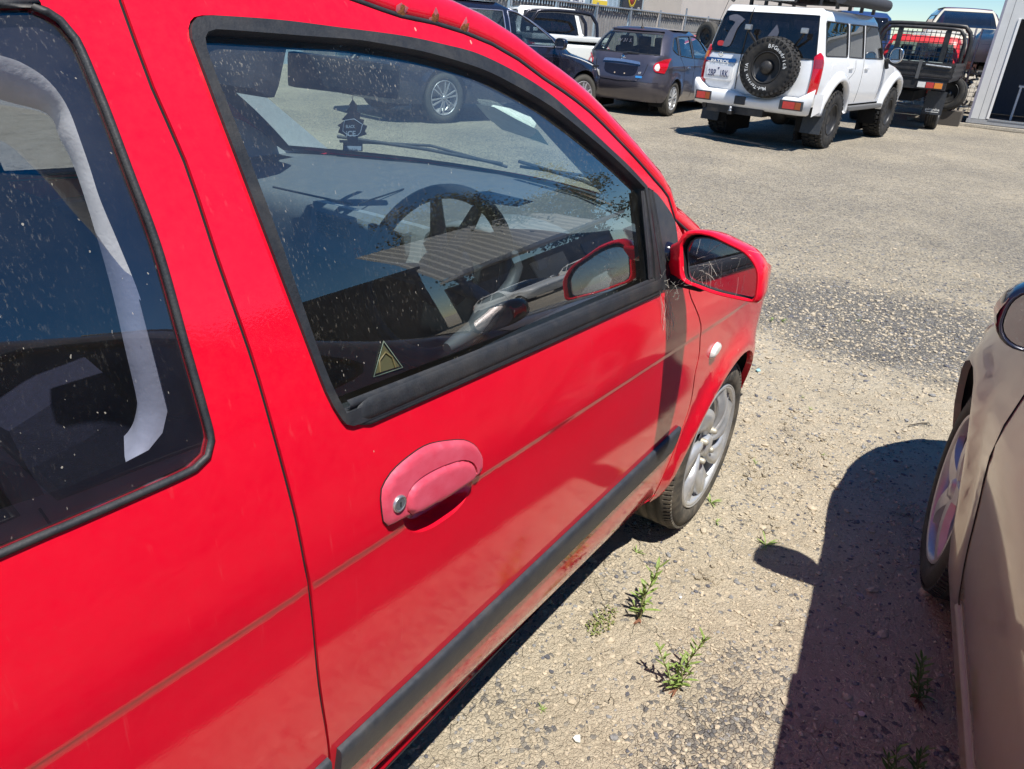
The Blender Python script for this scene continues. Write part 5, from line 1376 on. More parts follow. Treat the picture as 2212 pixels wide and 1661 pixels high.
# ================================================================== BLACK TRAY UTE
def corrugated(name, p0, p1, z0, z1, pitch, depth, mat, parent, label=None, flat=.35):
    """profiled sheet between two ground points"""
    p0, p1 = Vector(p0), Vector(p1); L = (p1-p0).length; d = (p1-p0)/L; n = Vector((-d.y, d.x, 0)); k = int(L/pitch); rows = []
    pts = []
    for i in range(k):
        for f, h in ((0, 0), (flat, 0), (flat+.12, 1), (.88, 1)): pts.append(((i+f)*pitch, h*depth))
    pts.append((k*pitch, 0))
    rows = [[p0+d*s+n*h+Vector((0, 0, z)) for z in (z0, z1)] for s, h in pts]
    return MB().grid(rows, False).build(name, mat, parent, label, recalc=False)
tr = empty('utility_truck', (15.55, 2.02, 0), .02)
tag(tr, 'red cab ute with black steel tray, mesh headboard and piranha lettering', 'ute')
m = MB(); m.box((1.25, 0, .96), (2.5, 1.86, .05)).box((.0, 0, .86), (.06, 1.80, .16)); m.build('tray_deck', BLKMET, tr)
for nm, c, d in (('side_board', (1.25, .94, 1.13), (2.5, .03, .28)), ('side_board', (1.25, -.94, 1.13), (2.5, .03, .28)), ('tailboard', (-.03, 0, 1.13), (.03, 1.86, .28))):
    o = MB().box(c, d).build(nm, BLKMET, tr)
    for dz in (-.10, 0, .10):
        dd = (d[0], .02, .035) if d[1] < .1 else (.02, d[1], .035); off = Vector((0, .018*(1 if c[1] > 0 else -1), dz)) if d[1] < .1 else Vector((-.018, 0, dz))
        MB().box(Vector(c)+off, dd, bev=.006).build('rib', BLKMET, o)
for y in (-.35, .5):
    MB().box((-.055, y, 1.13), (.02, .06, .34)).build('drop_post', simple('bracket_grey', (.10, .10, .10), .4), tr)
MB().tube([(-.07, -.45, 1.22), (-.07, -.90, 1.20)], .016, 8).build('tailboard_latch', GALV, tr)
for sg in (1, -1):
    l = MB().box((-.045, sg*.62, .86), (.05, .46, .13), bev=.01).build('tail_lamp', PLAST, tr)
    for k, mt in enumerate((LCLR, LREDM, LAMB)): MB().box((-.075, sg*(.47+.15*k), .86), (.012, .14, .10), bev=.01).build('lens', mt, l)
hb = MB()
fr_ = smooth_poly([(-.93, 1.0), (-.93, 1.70), (-.80, 1.93), (-.60, 1.98), (.60, 1.98), (.80, 1.93), (.93, 1.70), (.93, 1.0)], .1, False)
hb.tube([(2.45, y, z) for y, z in fr_], .045, 10)
fr2 = [(y*.9, z*.955+.02) for y, z in fr_]
hb.tube([(2.35, y, z) for y, z in fr2], .035, 8)
hbo = hb.build('headboard', BLKMET, tr)
MB().box((2.35, .48, 1.45), (.03, .10, .9)).build('headboard_upright', BLKMET, hbo); MB().box((2.35, -.48, 1.45), (.03, .10, .9)).build('headboard_upright', BLKMET, hbo)
ms = MB()
for y in np.arange(-.80, .81, .095): ms.box((2.36, y, 1.50), (.012, .014, .74))
for z in np.arange(1.16, 1.88, .095): ms.box((2.362, 0, z), (.012, 1.64, .014))
ms.build('mesh_screen', BLKMET, hbo)['kind'] = 'stuff'
text_on('headboard_lettering', 'piranha', .10, lambda a, b: Vector((2.335, .05-a, 1.80+b)), WHITE, hbo, .30, .01)
CB = Shell([(.60, 2.55, 5.6, .80), (.95, 2.52, 5.65, .84), (1.15, 2.52, 4.8, .84), (1.25, 2.53, 4.6, .82), (1.55, 2.60, 4.15, .74), (1.70, 2.68, 3.95, .70), (1.76, 2.78, 3.8, .66)], 1.2, (.08, .1, .5, .3), (.12, .10, .12, .10))
MB().grid(loft(CB, False, .6, 1.22, 6)).build('cab_rear', REDP2, tr)
MB().grid(loft(CB, False, 1.22, 1.62, 6, -.85, .85)).build('rear_window', G_CAR, tr)
m = MB(); m.grid(loft(CB, False, 1.22, 1.62, 6, -1, -.85, 3)); m.grid(loft(CB, False, 1.22, 1.62, 6, .85, 1, 3)); m.grid(loft(CB, False, 1.62, 1.76, 4)); m.build('pillar', REDP2, tr)
m = MB(); rws = [[Vector((2.78+(3.8-2.78)*i/6, t*.64, 1.76+.03*(1-t*t))) for t in np.linspace(-1, 1, 9)] for i in range(7)]; m.grid(rws); m.build('roof', REDP2, tr)
for sg in (1, -1): panel('body_side', [(2.56, .6), (5.6, .6), (5.64, .95), (4.8, 1.15), (4.15, 1.55), (3.8, 1.755), (2.79, 1.755), (2.6, 1.55), (2.54, 1.2)], [[(2.75, 1.22), (4.4, 1.22), (3.95, 1.62), (2.85, 1.62)]], CB.side(sg), .12, REDP2, tr, (0, 0, 1), .01)
MB().grid(loft(CB, True, .6, 1.2, 5)).build('bonnet', REDP2, tr); MB().grid(loft(CB, True, 1.2, 1.76, 6)).build('windscreen', G_CAR, tr)
seats(tr, ((3.2, (.36, -.36)),), .7, 1.2)
for y in (.3, -.05, -.40):
    MB().box((2.0, y, 1.12), (.5, .28, .26), bev=.02).build('tool_crate', simple('crate_grey_green', (.35, .42, .40), .6), tr)
for xw in (1.05, 4.6):
    for sg in (1, -1): wheel(tr, (xw, sg*.86, .37), .37, .21, .23, sg, 'steel', TYREB, STEEL)
for sg in (1, -1):
    f = MB().box((.55, sg*.74, .52), (.012, .36, .44)).build('mud_flap', PLAST, tr)
    text_on('flap_lettering', 'piranha', .07, lambda a, b: Vector((.542, sg*.74-a, .40+b)), WHITE, f, .26, .01)
    MB().box((.542, sg*.74, .35), (.002, .24, .012)).build('flap_line', WHITE, f)
MB().box((2.3, 0, .62), (4.2, .7, .18)).build('chassis', DARK, tr)
MB().box((.03, .2, .66), (.04, .34, .10)).build('plate_holder', simple('pale_plate', (.3, .28, .16), .6), tr)

# ================================================================== WHITE SITE OFFICE (right edge)
A0 = on_z(2086, 270); B0 = on_z(2212, 291); dv = Vector((.04, -1, 0)).normalized()
off = empty('site_office', (A0.x, A0.y, 0)); tag(off, 'white portable site office with open doorway at the right edge', 'site office')
off['_w'] = (A0.x, A0.y, 0.)
nv = Vector((dv.y, -dv.x, 0)); 
if nv.dot(CAMP-A0) < 0: nv = -nv
WPNL = simple('white_panel', (.66, .67, .66), .55, var=.05, scale=3, dirt=.14)
def obx(s0, s1, z0, z1, t0, t1):   # box along the wall: s along, t outwards
    c = Vector((A0.x, A0.y, 0))+dv*((s0+s1)/2)+nv*((t0+t1)/2)+Vector((0, 0, (z0+z1)/2))
    R = Matrix((dv, nv, Vector((0, 0, 1)))).transposed(); return c, (s1-s0, t1-t0, z1-z0), R
def ob(nm, mat, *a, par=None, bev=0.): c, d, R = obx(*a); return MB().box(c, d, rot=R, bev=bev).build(nm, mat, par or off)
sL = .36; sR = sL+.92
ob('wall_panel', WPNL, .05, .05+(sL-.05)*.5-.004, .16, 2.75, -.06, 0); ob('wall_panel', WPNL, .05+(sL-.05)*.5+.004, sL, .16, 2.75, -.06, 0)
ob('corner_post', simple('purple_grey_trim', (.28, .28, .34), .5), 0, .05, .12, 2.8, -.08, .012)
ob('wall_panel', WPNL, sR, sR+2.4, .16, 2.75, -.06, 0); ob('wall_panel', WPNL, sR+2.41, sR+4.8, .16, 2.75, -.06, 0)
ob('door_header', WPNL, sL, sR, 2.20, 2.75, -.06, .0)
ob('base_rail', simple('galv_base', (.40, .41, .42), .6, .3, dirt=.2), -.02, sR+5, .06, .15, -.10, .02)
ob('door_frame', WHITE, sL, sL+.05, .18, 2.2, -.08, .02); ob('door_frame', WHITE, sR-.05, sR, .18, 2.2, -.08, .02); ob('door_sill', GALV, sL+.05, sR-.05, .15, .18, -.08, .03)
ob('side_wall', WPNL, .0, .06, .16, 2.75, -2.4, -.085); ob('roof_panel', WPNL, -.03, sR+5, 2.80, 2.88, -2.5, .06); ob('fascia', WPNL, .052, sR+5, 2.755, 2.795, -.06, .015)
ob('floor', simple('office_floor', (.12, .11, .12), .7), .06, sR+5, .08, .16, -2.4, -.11); ob('back_wall', simple('office_inner', (.16, .18, .24), .8), 0.06, sR+5, .16, 2.75, -2.5, -2.42)
ob('open_door', simple('door_grey_blue', (.30, .33, .42), .5), sL-.005, sL+.035, .20, 2.18, -.45, -.09)
tbm = simple('white_table', (.6, .62, .66), .5)
tab = empty('table', (A0.x, A0.y, .16)); tab['_w'] = (A0.x, A0.y, .16); tag(tab, 'small white table inside the open doorway of the site office', 'table')
ob('table_top', tbm, sL+.42, sL+1.3, .86, .90, -1.3, -.55, par=tab)
for s_, t_ in ((sL+.45, -.60), (sL+.45, -1.25), (sL+1.27, -.60), (sL+1.27, -1.25)): ob('leg', tbm, s_, s_+.04, .16, .86, t_-.02, t_+.02, par=tab)
bgp = obx(sL+.5, sL+.75, .90, 1.05, -.9, -.65)
tag(MB().box(bgp[0], bgp[1], rot=bgp[2], bev=.06).build('bag', simple('pale_bag', (.35, .37, .45), .7)), 'pale plastic bag lying on the white table in the site office', 'bag')
kb = obx(-1.2, sR+3, .0, .07, .35, .45); tag(MB().box(kb[0], kb[1], rot=kb[2], bev=.01).build('timber_rail', simple('weathered_timber', (.40, .36, .29), .9, var=.3)), 'weathered timber rail on the ground in front of the site office', 'timber')

# ================================================================== fence
FP = simple('fence_sheet_grey', (.25, .245, .24), .6, .2, var=.15, scale=3, dirt=.15)
fence = empty('boundary_fence', (24, 11.9, 0)); fence['_w'] = (24., 11.9, 0.); tag(fence, 'grey profiled metal fence with toothed top running behind the parked cars', 'fence')
x = 9.0; pi = 0
while x < 52:
    L = 2.4; corrugated('fence_sheet', (x+.03, 11.9, 0), (x+L-.03, 11.9, 0), .02, 1.93, .19 if x < 30 else .38, .035, FP, fence)
    p = MB(); p.tube([(x, 11.84, 0), (x, 11.84, 2.12+(.18 if pi % 4 == 0 else 0))], .035, 8)
    p.build('fence_post', GALV, fence)
    MB().tube([(x, 11.83, 2.04), (x+L, 11.83, 2.04)], .025, 6).build('top_rail', GALV, fence)
    tt = MB(); n = 15
    for k in range(n):
        c = x+.08+(L-.16)*(k+.5)/n; w = .055
        tt.add([(c-w, 11.86, 2.03), (c+w, 11.86, 2.03), (c, 11.86, 1.86), (c-w, 11.88, 2.03), (c+w, 11.88, 2.03), (c, 11.88, 1.86)], [(0, 1, 2), (5, 4, 3), (0, 2, 5, 3), (1, 4, 5, 2), (0, 3, 4, 1)])
    tt.build('fence_teeth', simple('tooth_dark', (.045, .05, .065), .6), fence)['kind'] = 'stuff'
    x += L; pi += 1
# buildings behind
shd = empty('workshop', (24, 16.5, 0)); shd['_w'] = (24., 16.5, 0.); tag(shd, 'pale blue corrugated workshop with signs, rising behind the grey fence', 'building')
corrugated('wall', (8, 16.5, 0), (40, 16.5, 0), 0, 7.5, .42, .05, simple('blue_corrugated', (.36, .46, .54), .5, .3, var=.08, scale=2, dirt=.1), shd)
MB().box((24, 20, 7.56), (33, 7.5, .10)).build('roof', FP, shd); MB().box((24, 23.5, 3.75), (32, .1, 7.4)).build('rear_wall', FP, shd)
blk = empty('warehouse', (48, 14.5, 0)); blk['_w'] = (48., 14.5, 0.); tag(blk, 'plain cream rendered warehouse wall behind the fence, beside the blue workshop', 'building')
bl0 = on_y(1474, 0, 14.6).x
MB().box(((bl0+70)/2, 17.6, 2.6), (70-bl0, 6, 5.2)).build('wall', simple('cream_render', (.56, .50, .45), .85, var=.05, scale=1.2, dirt=.06), blk)
def sign_at(u0, u1, v1, y, h, mat, nm, lab, cat='sign'):
    a = on_y(u0, v1, y); b = on_y(u1, v1, y)
    o = MB().box(((a.x+b.x)/2, y, a.z+h/2), (b.x-a.x, .03, h)).build(nm, mat); tag(o, lab, cat); return o, a, b
o, a, b = sign_at(1343, 1385, 22, 16.35, 1.25, simple('sign_black', (.02, .025, .04), .5), 'oil_sign', 'black oil brand sign with round yellow and red emblem on the workshop wall')
sc = (b.x-a.x); cx_ = (a.x+b.x)/2
def sgn(nm, s, size, x, z, y, mat, par, w, bold=.02): text_on(nm, s, size, lambda p, q: Vector((x+p, y-.02, z+q)), mat, par, w, bold)
sgn('lettering', 'PENRITE', .35, cx_-.1, a.z+.62, 16.35, simple('sign_cream', (.8, .78, .55), .5), o, sc*.70)
YEL = simple('sign_yellow', (.75, .55, .05), .5)
em = MB(); em.lathe([(.30, -.0), (.40, -.0), (.40, .01), (.30, .01)], c=(cx_-.1, 16.32, a.z+.55), n=28); em.build('emblem_ring', YEL, o)
MB().lathe([(0, 0), (.22, 0), (.22, .01)], c=(cx_-.1, 16.325, a.z+.50), n=20).build('emblem_disc', simple('sign_red', (.5, .05, .04), .5), o)
sgn('lettering', 'Oil', .22, cx_+sc*.33, a.z+.12, 16.35, WHITE, o, .22)
o, a, b = sign_at(1278, 1310, 12, 16.35, .9, WHITE, 'wall_sign', 'white sign with a yellow lower band on the blue workshop wall'); MB().box(((a.x+b.x)/2, 16.325, a.z+.12), ((b.x-a.x), .012, .22)).build('sign_band', YEL, o)
o, a, b = sign_at(1232, 1262, 5, 16.35, .6, WHITE, 'wall_sign', 'white sign with black lettering, left of the yellow banded sign'); sgn('lettering', 'VEHICLE', .3, (a.x+b.x)/2, a.z+.1, 16.35, NAVY, o, (b.x-a.x)*.8)
a = on_y(1700, 14, 26); b = on_y(1750, 14, 26); MBx = MB().box(((a.x+b.x)/2, 27, 3), (b.x-a.x, 2, 2*(a.z-3)+6*0 if False else 8)); tag(MBx.build('distant_shed', simple('blue_grey_cladding', (.33, .38, .42), .6)), 'distant blue grey shed top above the white four wheel drive', 'shed')

# ================================================================== yard clutter at the right
def simple_car(name, label, loc, h, sh, pm, z0, ztop, wheels, wins, fr, re, hw, cat='car', gm=G_DARK):
    r = empty(name, loc, h); tag(r, label, cat); shell_car(r, sh, pm, z0, ztop, wheels, wheels[0][1]+.04, wins, fr, re, gm, .03, grid=.14)
    for xw, R in wheels:
        for sg in (1, -1): wheel(r, (xw, sg*(hw-.02), R), R, R*.66, .2, sg, 'star', TYREB, RIMS, 5)
    return r
sedan = lambda: Shell([(.22, -1.0, 3.4, .80), (.45, -1.1, 3.52, .86), (.75, -1.08, 3.46, .86), (.88, -1.0, 2.6, .84), (.95, -.5, 2.0, .80), (1.2, -.1, 1.55, .70), (1.36, .3, 1.1, .62), (1.40, .5, .9, .58)], .92, (.3, .25, .5, .3), (.12, .1, .12, .1))
swin = [smooth_poly([(-.3, .97), (.62, .95, 1), (.62, 1.32, 1), (.30, 1.30)], .1), smooth_poly([(.70, .95, 1), (1.8, .95), (1.20, 1.30), (.70, 1.33, 1)], .1)]
cp = on_z(2058, 150, 1.0)
cf = CAMP+(ray(2062, 100)*(24.0/math.hypot(ray(2062, 100).x, ray(2062, 100).y)))
cr = simple_car('parked_car', 'cream car with its bonnet off, raised on a steel stillage', (cf.x+1.6, cf.y+.1, 1.08), PI+.12, sedan(), CREAMP, .22, 1.40, ((0, .30), (2.6, .30)), swin, (.6, .9, .96, 1.34, .88), (.6, .9, .97, 1.33, .88), .86, gm=G_CAR)
st = empty('steel_stillage', (cf.x+.2, cf.y, 0)); tag(st, 'galvanised steel stillage cage full of scrap parts under the cream car', 'stillage')
m = MB()
for xx in (-1.0, 2.2):
    for yy in (-.9, .9): MB().box((xx, yy, .52), (.06, .06, 1.04)).build('post', GALV, st)
for zz in (.12, 1.04):
    for yy in (-.9, .9): MB().box((.6, yy, zz), (3.2, .05, .05)).build('rail', GALV, st)
    for xx in (-1.03, 2.23): MB().box((xx, 0, zz), (.05, 1.8, .05)).build('rail', GALV, st)
m = MB()
for yy in np.arange(-.8, .85, .1): m.box((-1.02, yy, .58), (.008, .008, .9))
for zz in np.arange(.2, 1.0, .1): m.box((-1.02, 0, zz), (.008, 1.75, .008))
m.build('wire_mesh', GALV, st)['kind'] = 'stuff'
rr2 = random.Random(3)
m = MB()
for k in range(46):
    c = (rr2.uniform(-.9, .6), rr2.uniform(-.8, .8), rr2.uniform(.2, 1.0)); mt = Matrix.Rotation(rr2.uniform(0, 3), 3, 'X')@Matrix.Rotation(rr2.uniform(0, 3), 3, 'Z')
    if k % 3: m.box(c, (rr2.uniform(.05, .3), rr2.uniform(.04, .2), rr2.uniform(.03, .15)), rot=mt)
    else: m.tube([c, Vector(c)+Vector((rr2.uniform(-.3, .3), rr2.uniform(-.4, .4), rr2.uniform(-.1, .3)))], .02, 6)
so_ = m.build('scrap_parts', simple('scrap_metal', (.16, .15, .14), .5, .5, var=.9, scale=6), st); so_['kind'] = 'stuff'
dr_ = simple_car('parked_car', 'dark maroon van body standing high behind the cream car', (cf.x+6.2, cf.y+.7, .80), PI+.25,
    Shell([(.22, -1.2, 3.3, .85), (.5, -1.3, 3.4, .92), (.9, -1.3, 3.3, .92), (1.1, -1.28, 2.9, .90), (1.2, -1.26, 2.6, .88), (1.6, -1.15, 2.0, .82), (1.82, -.95, 1.5, .74), (1.9, -.6, 1.1, .66)], 1.15, (.3, .25, .5, .3), (.2, .15, .2, .15)), DARKREDP, .25, 1.9, ((0, .34), (2.7, .34)), [smooth_poly([(-.9, 1.22), (.6, 1.2, 1), (.6, 1.68, 1), (-.7, 1.66)], .1), smooth_poly([(.7, 1.2, 1), (2.2, 1.2), (1.7, 1.62), (.7, 1.68, 1)], .1)], (.6, 1.1, 1.2, 1.75, .88), (.6, 1.1, 1.25, 1.75, .85), .92, 'van')
u_ = ray(1900, 60); bp_ = CAMP+u_*(31/math.hypot(u_.x, u_.y))
blu = simple_car('parked_truck', 'navy blue truck cab just above the white four wheel drive', (bp_.x-1.0, bp_.y+.5, .25), .35,
    Shell([(.3, -1.2, 3.0, .90), (.6, -1.3, 3.1, .98), (1.0, -1.3, 3.0, .98), (1.3, -1.28, 2.2, .96), (1.45, -1.26, 2.0, .94), (1.9, -1.15, 1.7, .90), (2.1, -1.0, 1.4, .85), (2.2, -.7, 1.1, .76)], 1.4, (.4, .3, .3, .2), (.5, .3, .2, .15)), BLUEP, .35, 2.2, ((0, .42), (2.4, .42)), [smooth_poly([(.5, 1.45), (1.7, 1.45), (1.5, 1.95), (.5, 2.0)], .1)], (.7, 1.25, 1.4, 2.05, .88), (.7, 1.25, 1.4, 2.05, .8), .98, 'truck')
u_ = ray(1985, 95); bp_ = CAMP+u_*(34/math.hypot(u_.x, u_.y))
simple_car('parked_car', 'dark sedan roof showing between the ute headboard and the navy truck', (bp_.x, bp_.y+.6, .15), 1.2, sedan(), BLACKP, .22, 1.40, ((0, .30), (2.6, .30)), swin, (.6, .9, .96, 1.34, .88), (.6, .9, .97, 1.33, .88), .86)
# leaning wheel by the office
u_ = on_z(2118, 222, .0)
lw = empty('old_wheel', (17.9, 1.28, 0), 0); tag(lw, 'old wheel with cream rim leaning beside the site office', 'wheel')
w_ = wheel(lw, (0, 0, 0), .36, .22, .2, 1, 'steel', TYREB, simple('cream_rim', (.55, .48, .36), .6))
for o in [w_]+list(w_.children): o.data.transform(Matrix.Translation((0, 0, .36+.30))@Matrix.Rotation(math.radians(80), 4, 'Z')@Matrix.Rotation(.15, 4, 'X'))
MB().box((.25, 0, .15), (.5, .8, .3)).build('timber_block', simple('dark_timber', (.08, .07, .06), .9), lw)
# temporary fence posts with red foot
tp = on_z(2056, 258); tf_ = empty('temporary_fence', (tp.x, tp.y, 0)); tf_['_w'] = (tp.x, tp.y, 0.); tag(tf_, 'temporary wire fence with two steel posts in a red foot', 'fence')
for dy in (.06, -.06): MB().tube([(tp.x, tp.y+dy, .05), (tp.x, tp.y+dy, 2.0)], .022, 8).build('fence_post', GALV, tf_)
MB().box((tp.x, tp.y, .07), (.55, .24, .14), bev=.03).build('fence_foot', simple('faded_red_block', (.30, .05, .04), .8), tf_)
for s_, L_ in ((1, 1.7),):
    for zz in (.2, 1.05, 1.85): MB().tube([(tp.x, tp.y+.06, zz), (tp.x+.9, tp.y+.06+L_, zz)], .014, 6).build('fence_rail', GALV, tf_)
    m = MB()
    for k in range(24):
        f = (k+.5)/24; m.tube([(tp.x+.9*f, tp.y+.06+L_*f, .2), (tp.x+.9*f, tp.y+.06+L_*f, 1.85)], .003, 3)
    for k in range(14): zz = .2+1.65*(k+.5)/14; m.tube([(tp.x, tp.y+.06, zz), (tp.x+.9, tp.y+.06+L_, zz)], .003, 3)
    m.build('wire_mesh', GALV, tf_)['kind'] = 'stuff'
# red wagon, blue car and loose tyres between hatchback and four wheel drive
u_ = ray(1527, 90); q = CAMP+u_*(25/math.hypot(u_.x, u_.y))
rc_ = simple_car('parked_car', 'red wagon roof with roof rails glimpsed between hatchback and four wheel drive', (q.x-.4, q.y+.7, 0), -.9, sedan(), REDP2, .22, 1.40, ((0, .30), (2.6, .30)), swin, (.6, .9, .96, 1.34, .88), (.6, .9, .97, 1.33, .88), .86)
for y in (.5, -.5): MB().tube([(-.1+.4, y, 1.42), (.4, y, 1.49), (1.1, y, 1.49), (1.2, y, 1.42)], .015, 6).build('roof_rail', BLKMET, rc_)
u_ = ray(1545, 110); q = CAMP+u_*(19.5/math.hypot(u_.x, u_.y))
simple_car('parked_car', 'blue sedan mostly hidden behind the white four wheel drive', (q.x+.3, q.y-1.2, -.12), 2.2, sedan(), paint('mid_blue', (.08, .20, .42), .3, .2, .05, 1., False), .22, 1.40, ((0, .30), (2.6, .30)), swin, (.6, .9, .96, 1.34, .88), (.6, .9, .97, 1.33, .88), .86)
u_ = ray(1521, 84); q = CAMP+u_*(20.5/math.hypot(u_.x, u_.y))
ty = empty('loose_tyre', (q.x, q.y, 1.08)); tag(ty, 'upright muddy old tyre above the grey hatchback, against the fence', 'tyre')
w_ = wheel(ty, (0, 0, .33), .33, .19, .2, 1, 'steel', simple('dusty_tyre', (.07, .065, .055), .85, scale=50), RUST)
for o in [w_]+list(w_.children): o.data.transform(Matrix.Rotation(1.1, 4, 'Z'))
MB().box((0, 0, -.54), (.7, .7, 1.08), bev=.02).build('pallet_stack', simple('old_pallets', (.14, .11, .08), .9, var=.5, scale=10), ty)
# ================================================================== the far side of the yard (seen in the reflections)
far = empty('long_shed', (20, -18, 0)); far['_w'] = (20., -18., 0.); tag(far, 'long corrugated shed across the yard, mirrored in the side window of the red car', 'shed')
fa, fb_ = Vector((20.5, -18.3, 0)), Vector((33, -17.2, 0)); fd = (fb_-fa).normalized(); fn = Vector((-fd.y, fd.x, 0))
SL_ = lambda o: o.data.transform(Matrix.Translation(fn*3.6*1.3)@Matrix(((1,0,-fn.x*1.3,0),(0,1,-fn.y*1.3,0),(0,0,1,0),(0,0,0,1))))
uw_ = corrugated('roof_sheet', fa, fb_, 3.6, 6.6, .60, .09, simple('shed_sheet', (.42, .42, .38), .6, .1, var=.1, dirt=.15), far)
SL_(uw_)
MB().box((fa+fb_)/2+Vector((0, 0, 3.45))+fn*.6, ((fb_-fa).length, 1.4, .16), rot=Matrix((fd, fn, Vector((0, 0, 1)))).transposed()).build('awning', simple('awning_white', (.6, .6, .58), .6), far)
MB().box((fa+fb_)/2+Vector((0, 0, 1.5))-fn*.05, ((fb_-fa).length, .1, 3.0), rot=Matrix((fd, fn, Vector((0, 0, 1)))).transposed()).build('lower_wall', simple('shed_dark', (.10, .10, .10), .8), far)
for k in range(4):
    c = fa+fd*(2.5+4.2*k)+fn*.04; MB().box(c+Vector((0, 0, 1.45)), (2.6, .08, 2.4), rot=Matrix((fd, fn, Vector((0, 0, 1)))).transposed()).build('roller_door', simple('roller_white', (.5, .5, .48), .6, var=.05) if k % 2 else simple('roller_blue', (.06, .09, .16), .5), far)
MB().box(fa+fd*3+Vector((0, 0, 3.0))+fn*.13, (2.6, .05, .8), rot=Matrix((fd, fn, Vector((0, 0, 1)))).transposed()).build('window', simple('dark_window', (.02, .02, .03), .2), far)
og = MB().box(fa+fd*14+Vector((0, 0, 2.7))+fn*1.5, (1.1, .05, 1.1), rot=Matrix((fd, fn, Vector((0, 0, 1)))).transposed()).build('wall_sign', simple('sign_orange', (.65, .28, .04), .6)); tag(og, 'square orange sign hanging at the front of the long shed', 'sign')
lsd = empty('reflection_mass', (5, -19, 0)); lsd['_w'] = (5., -19., 0.); tag(lsd, 'added dark mass left of the long shed, made up to darken the window reflection', 'shed')  # unseen dark mass added to darken the lower reflection in the side glass
corrugated('wall', (-22, -18.5, 0), (19.5, -18.2, 0), 0, 4.3, .6, .05, simple('reflection_dark_sheet', (.045, .045, .05), .7, dirt=.1), lsd)
MB().box((-1.3, -21.5, 4.36), (42, 6.5, .1)).build('roof', simple('reflection_dark_top', (.07, .07, .075), .6), lsd)
LEAF = []
for i, c in enumerate(((.030, .060, .018), (.05, .075, .03), (.018, .035, .012))): LEAF.append(simple('gum_leaf_%s' % 'abc'[i], c, .6, var=.4, scale=2))
def tree(loc, h, r, lab, seed, n=6500):
    R = random.Random(seed); t = empty('gum_tree', loc); tag(t, lab, 'tree', 'gum trees behind the long shed')
    tk = MB(); tops = []
    tk.tube([(0, 0, 0), (.15, .1, h*.3), (.05, .2, h*.6)], [.28, .2, .12], 8)
    for k in range(9):
        a = R.uniform(0, 2*PI); z0 = h*R.uniform(.25, .55); e = Vector((r*.6*math.cos(a), r*.6*math.sin(a), h*R.uniform(.6, .95))); tops.append(e)
        tk.tube([(.1, .1, z0), (e.x*.5, e.y*.5, (z0+e.z)*.52), e], [.11, .07, .03], 6)
    tk.build('trunk', simple('bark', (.20, .16, .12), .9, var=.3), t)
    cl = [Vector((R.gauss(0, r*.42), R.gauss(0, r*.42), h*(.66+R.gauss(0, .13)))) for _ in range(26)]+tops
    V = []; F = [[], [], []]
    for k in range(n):
        c = R.choice(cl)+Vector((R.gauss(0, r*.16), R.gauss(0, r*.16), R.gauss(0, r*.13))); d1 = Vector((R.gauss(0, 1), R.gauss(0, 1), R.gauss(0, 1))).normalized()*R.uniform(.07, .16); d2 = d1.orthogonal().normalized()*R.uniform(.04, .10)
        b = len(V); V += [c-d1, c+d2, c+d1, c-d2]; F[k % 3].append((b, b+1, b+2, b+3))
    me = bpy.data.meshes.new('crown'); me.from_pydata([tuple(v) for v in V], [], F[0]+F[1]+F[2])
    for m_ in LEAF: me.materials.append(m_)
    me.polygons.foreach_set('material_index', [0]*len(F[0])+[1]*len(F[1])+[2]*len(F[2])); obj('crown', me, None, t)
for i, (x, y, h, r, l) in enumerate(((33, -27.5, 12.0, 3.6, 'tallest gum tree behind the middle of the long shed'), (31, -23, 10, 4.0, 'broad gum tree behind the right end of the long shed'), (38, -21, 9, 3.6, 'gum tree standing past the end of the long shed'), (45, -16, 10, 4.4, 'far gum tree beyond the yard entrance'), (38.5, -28, 12, 3.4, 'slim gum tree behind the centre of the long shed'))): tree((x, y, 0), h, r, l, 40+i)
def copy_tree(o, parent=None, swap=None):
    c = o.copy(); COL.objects.link(c); c.parent = parent
    if swap and c.data and c.data.materials and c.data.materials[0] == swap[0]: c.data = c.data.copy(); c.data.materials[0] = swap[1]
    for ch in list(o.children): copy_tree(ch, c, swap)
    return c
for x, y, h, l in ((17.5, -14.0, 2.0, 'white hatchback parked nose in at the long shed, nearest the car'), (21.5, -13.0, 2.05, 'white hatchback under the orange sign of the long shed'), (26.0, -11.8, 1.9, 'white hatchback parked at the far end of the long shed')):
    c = copy_tree(tii, None, (GREYP, WHITEP2)); c.location = (x, y, 0); c.rotation_euler = (0, 0, h); c['label'] = l; c['group'] = 'white hatchbacks along the long shed'

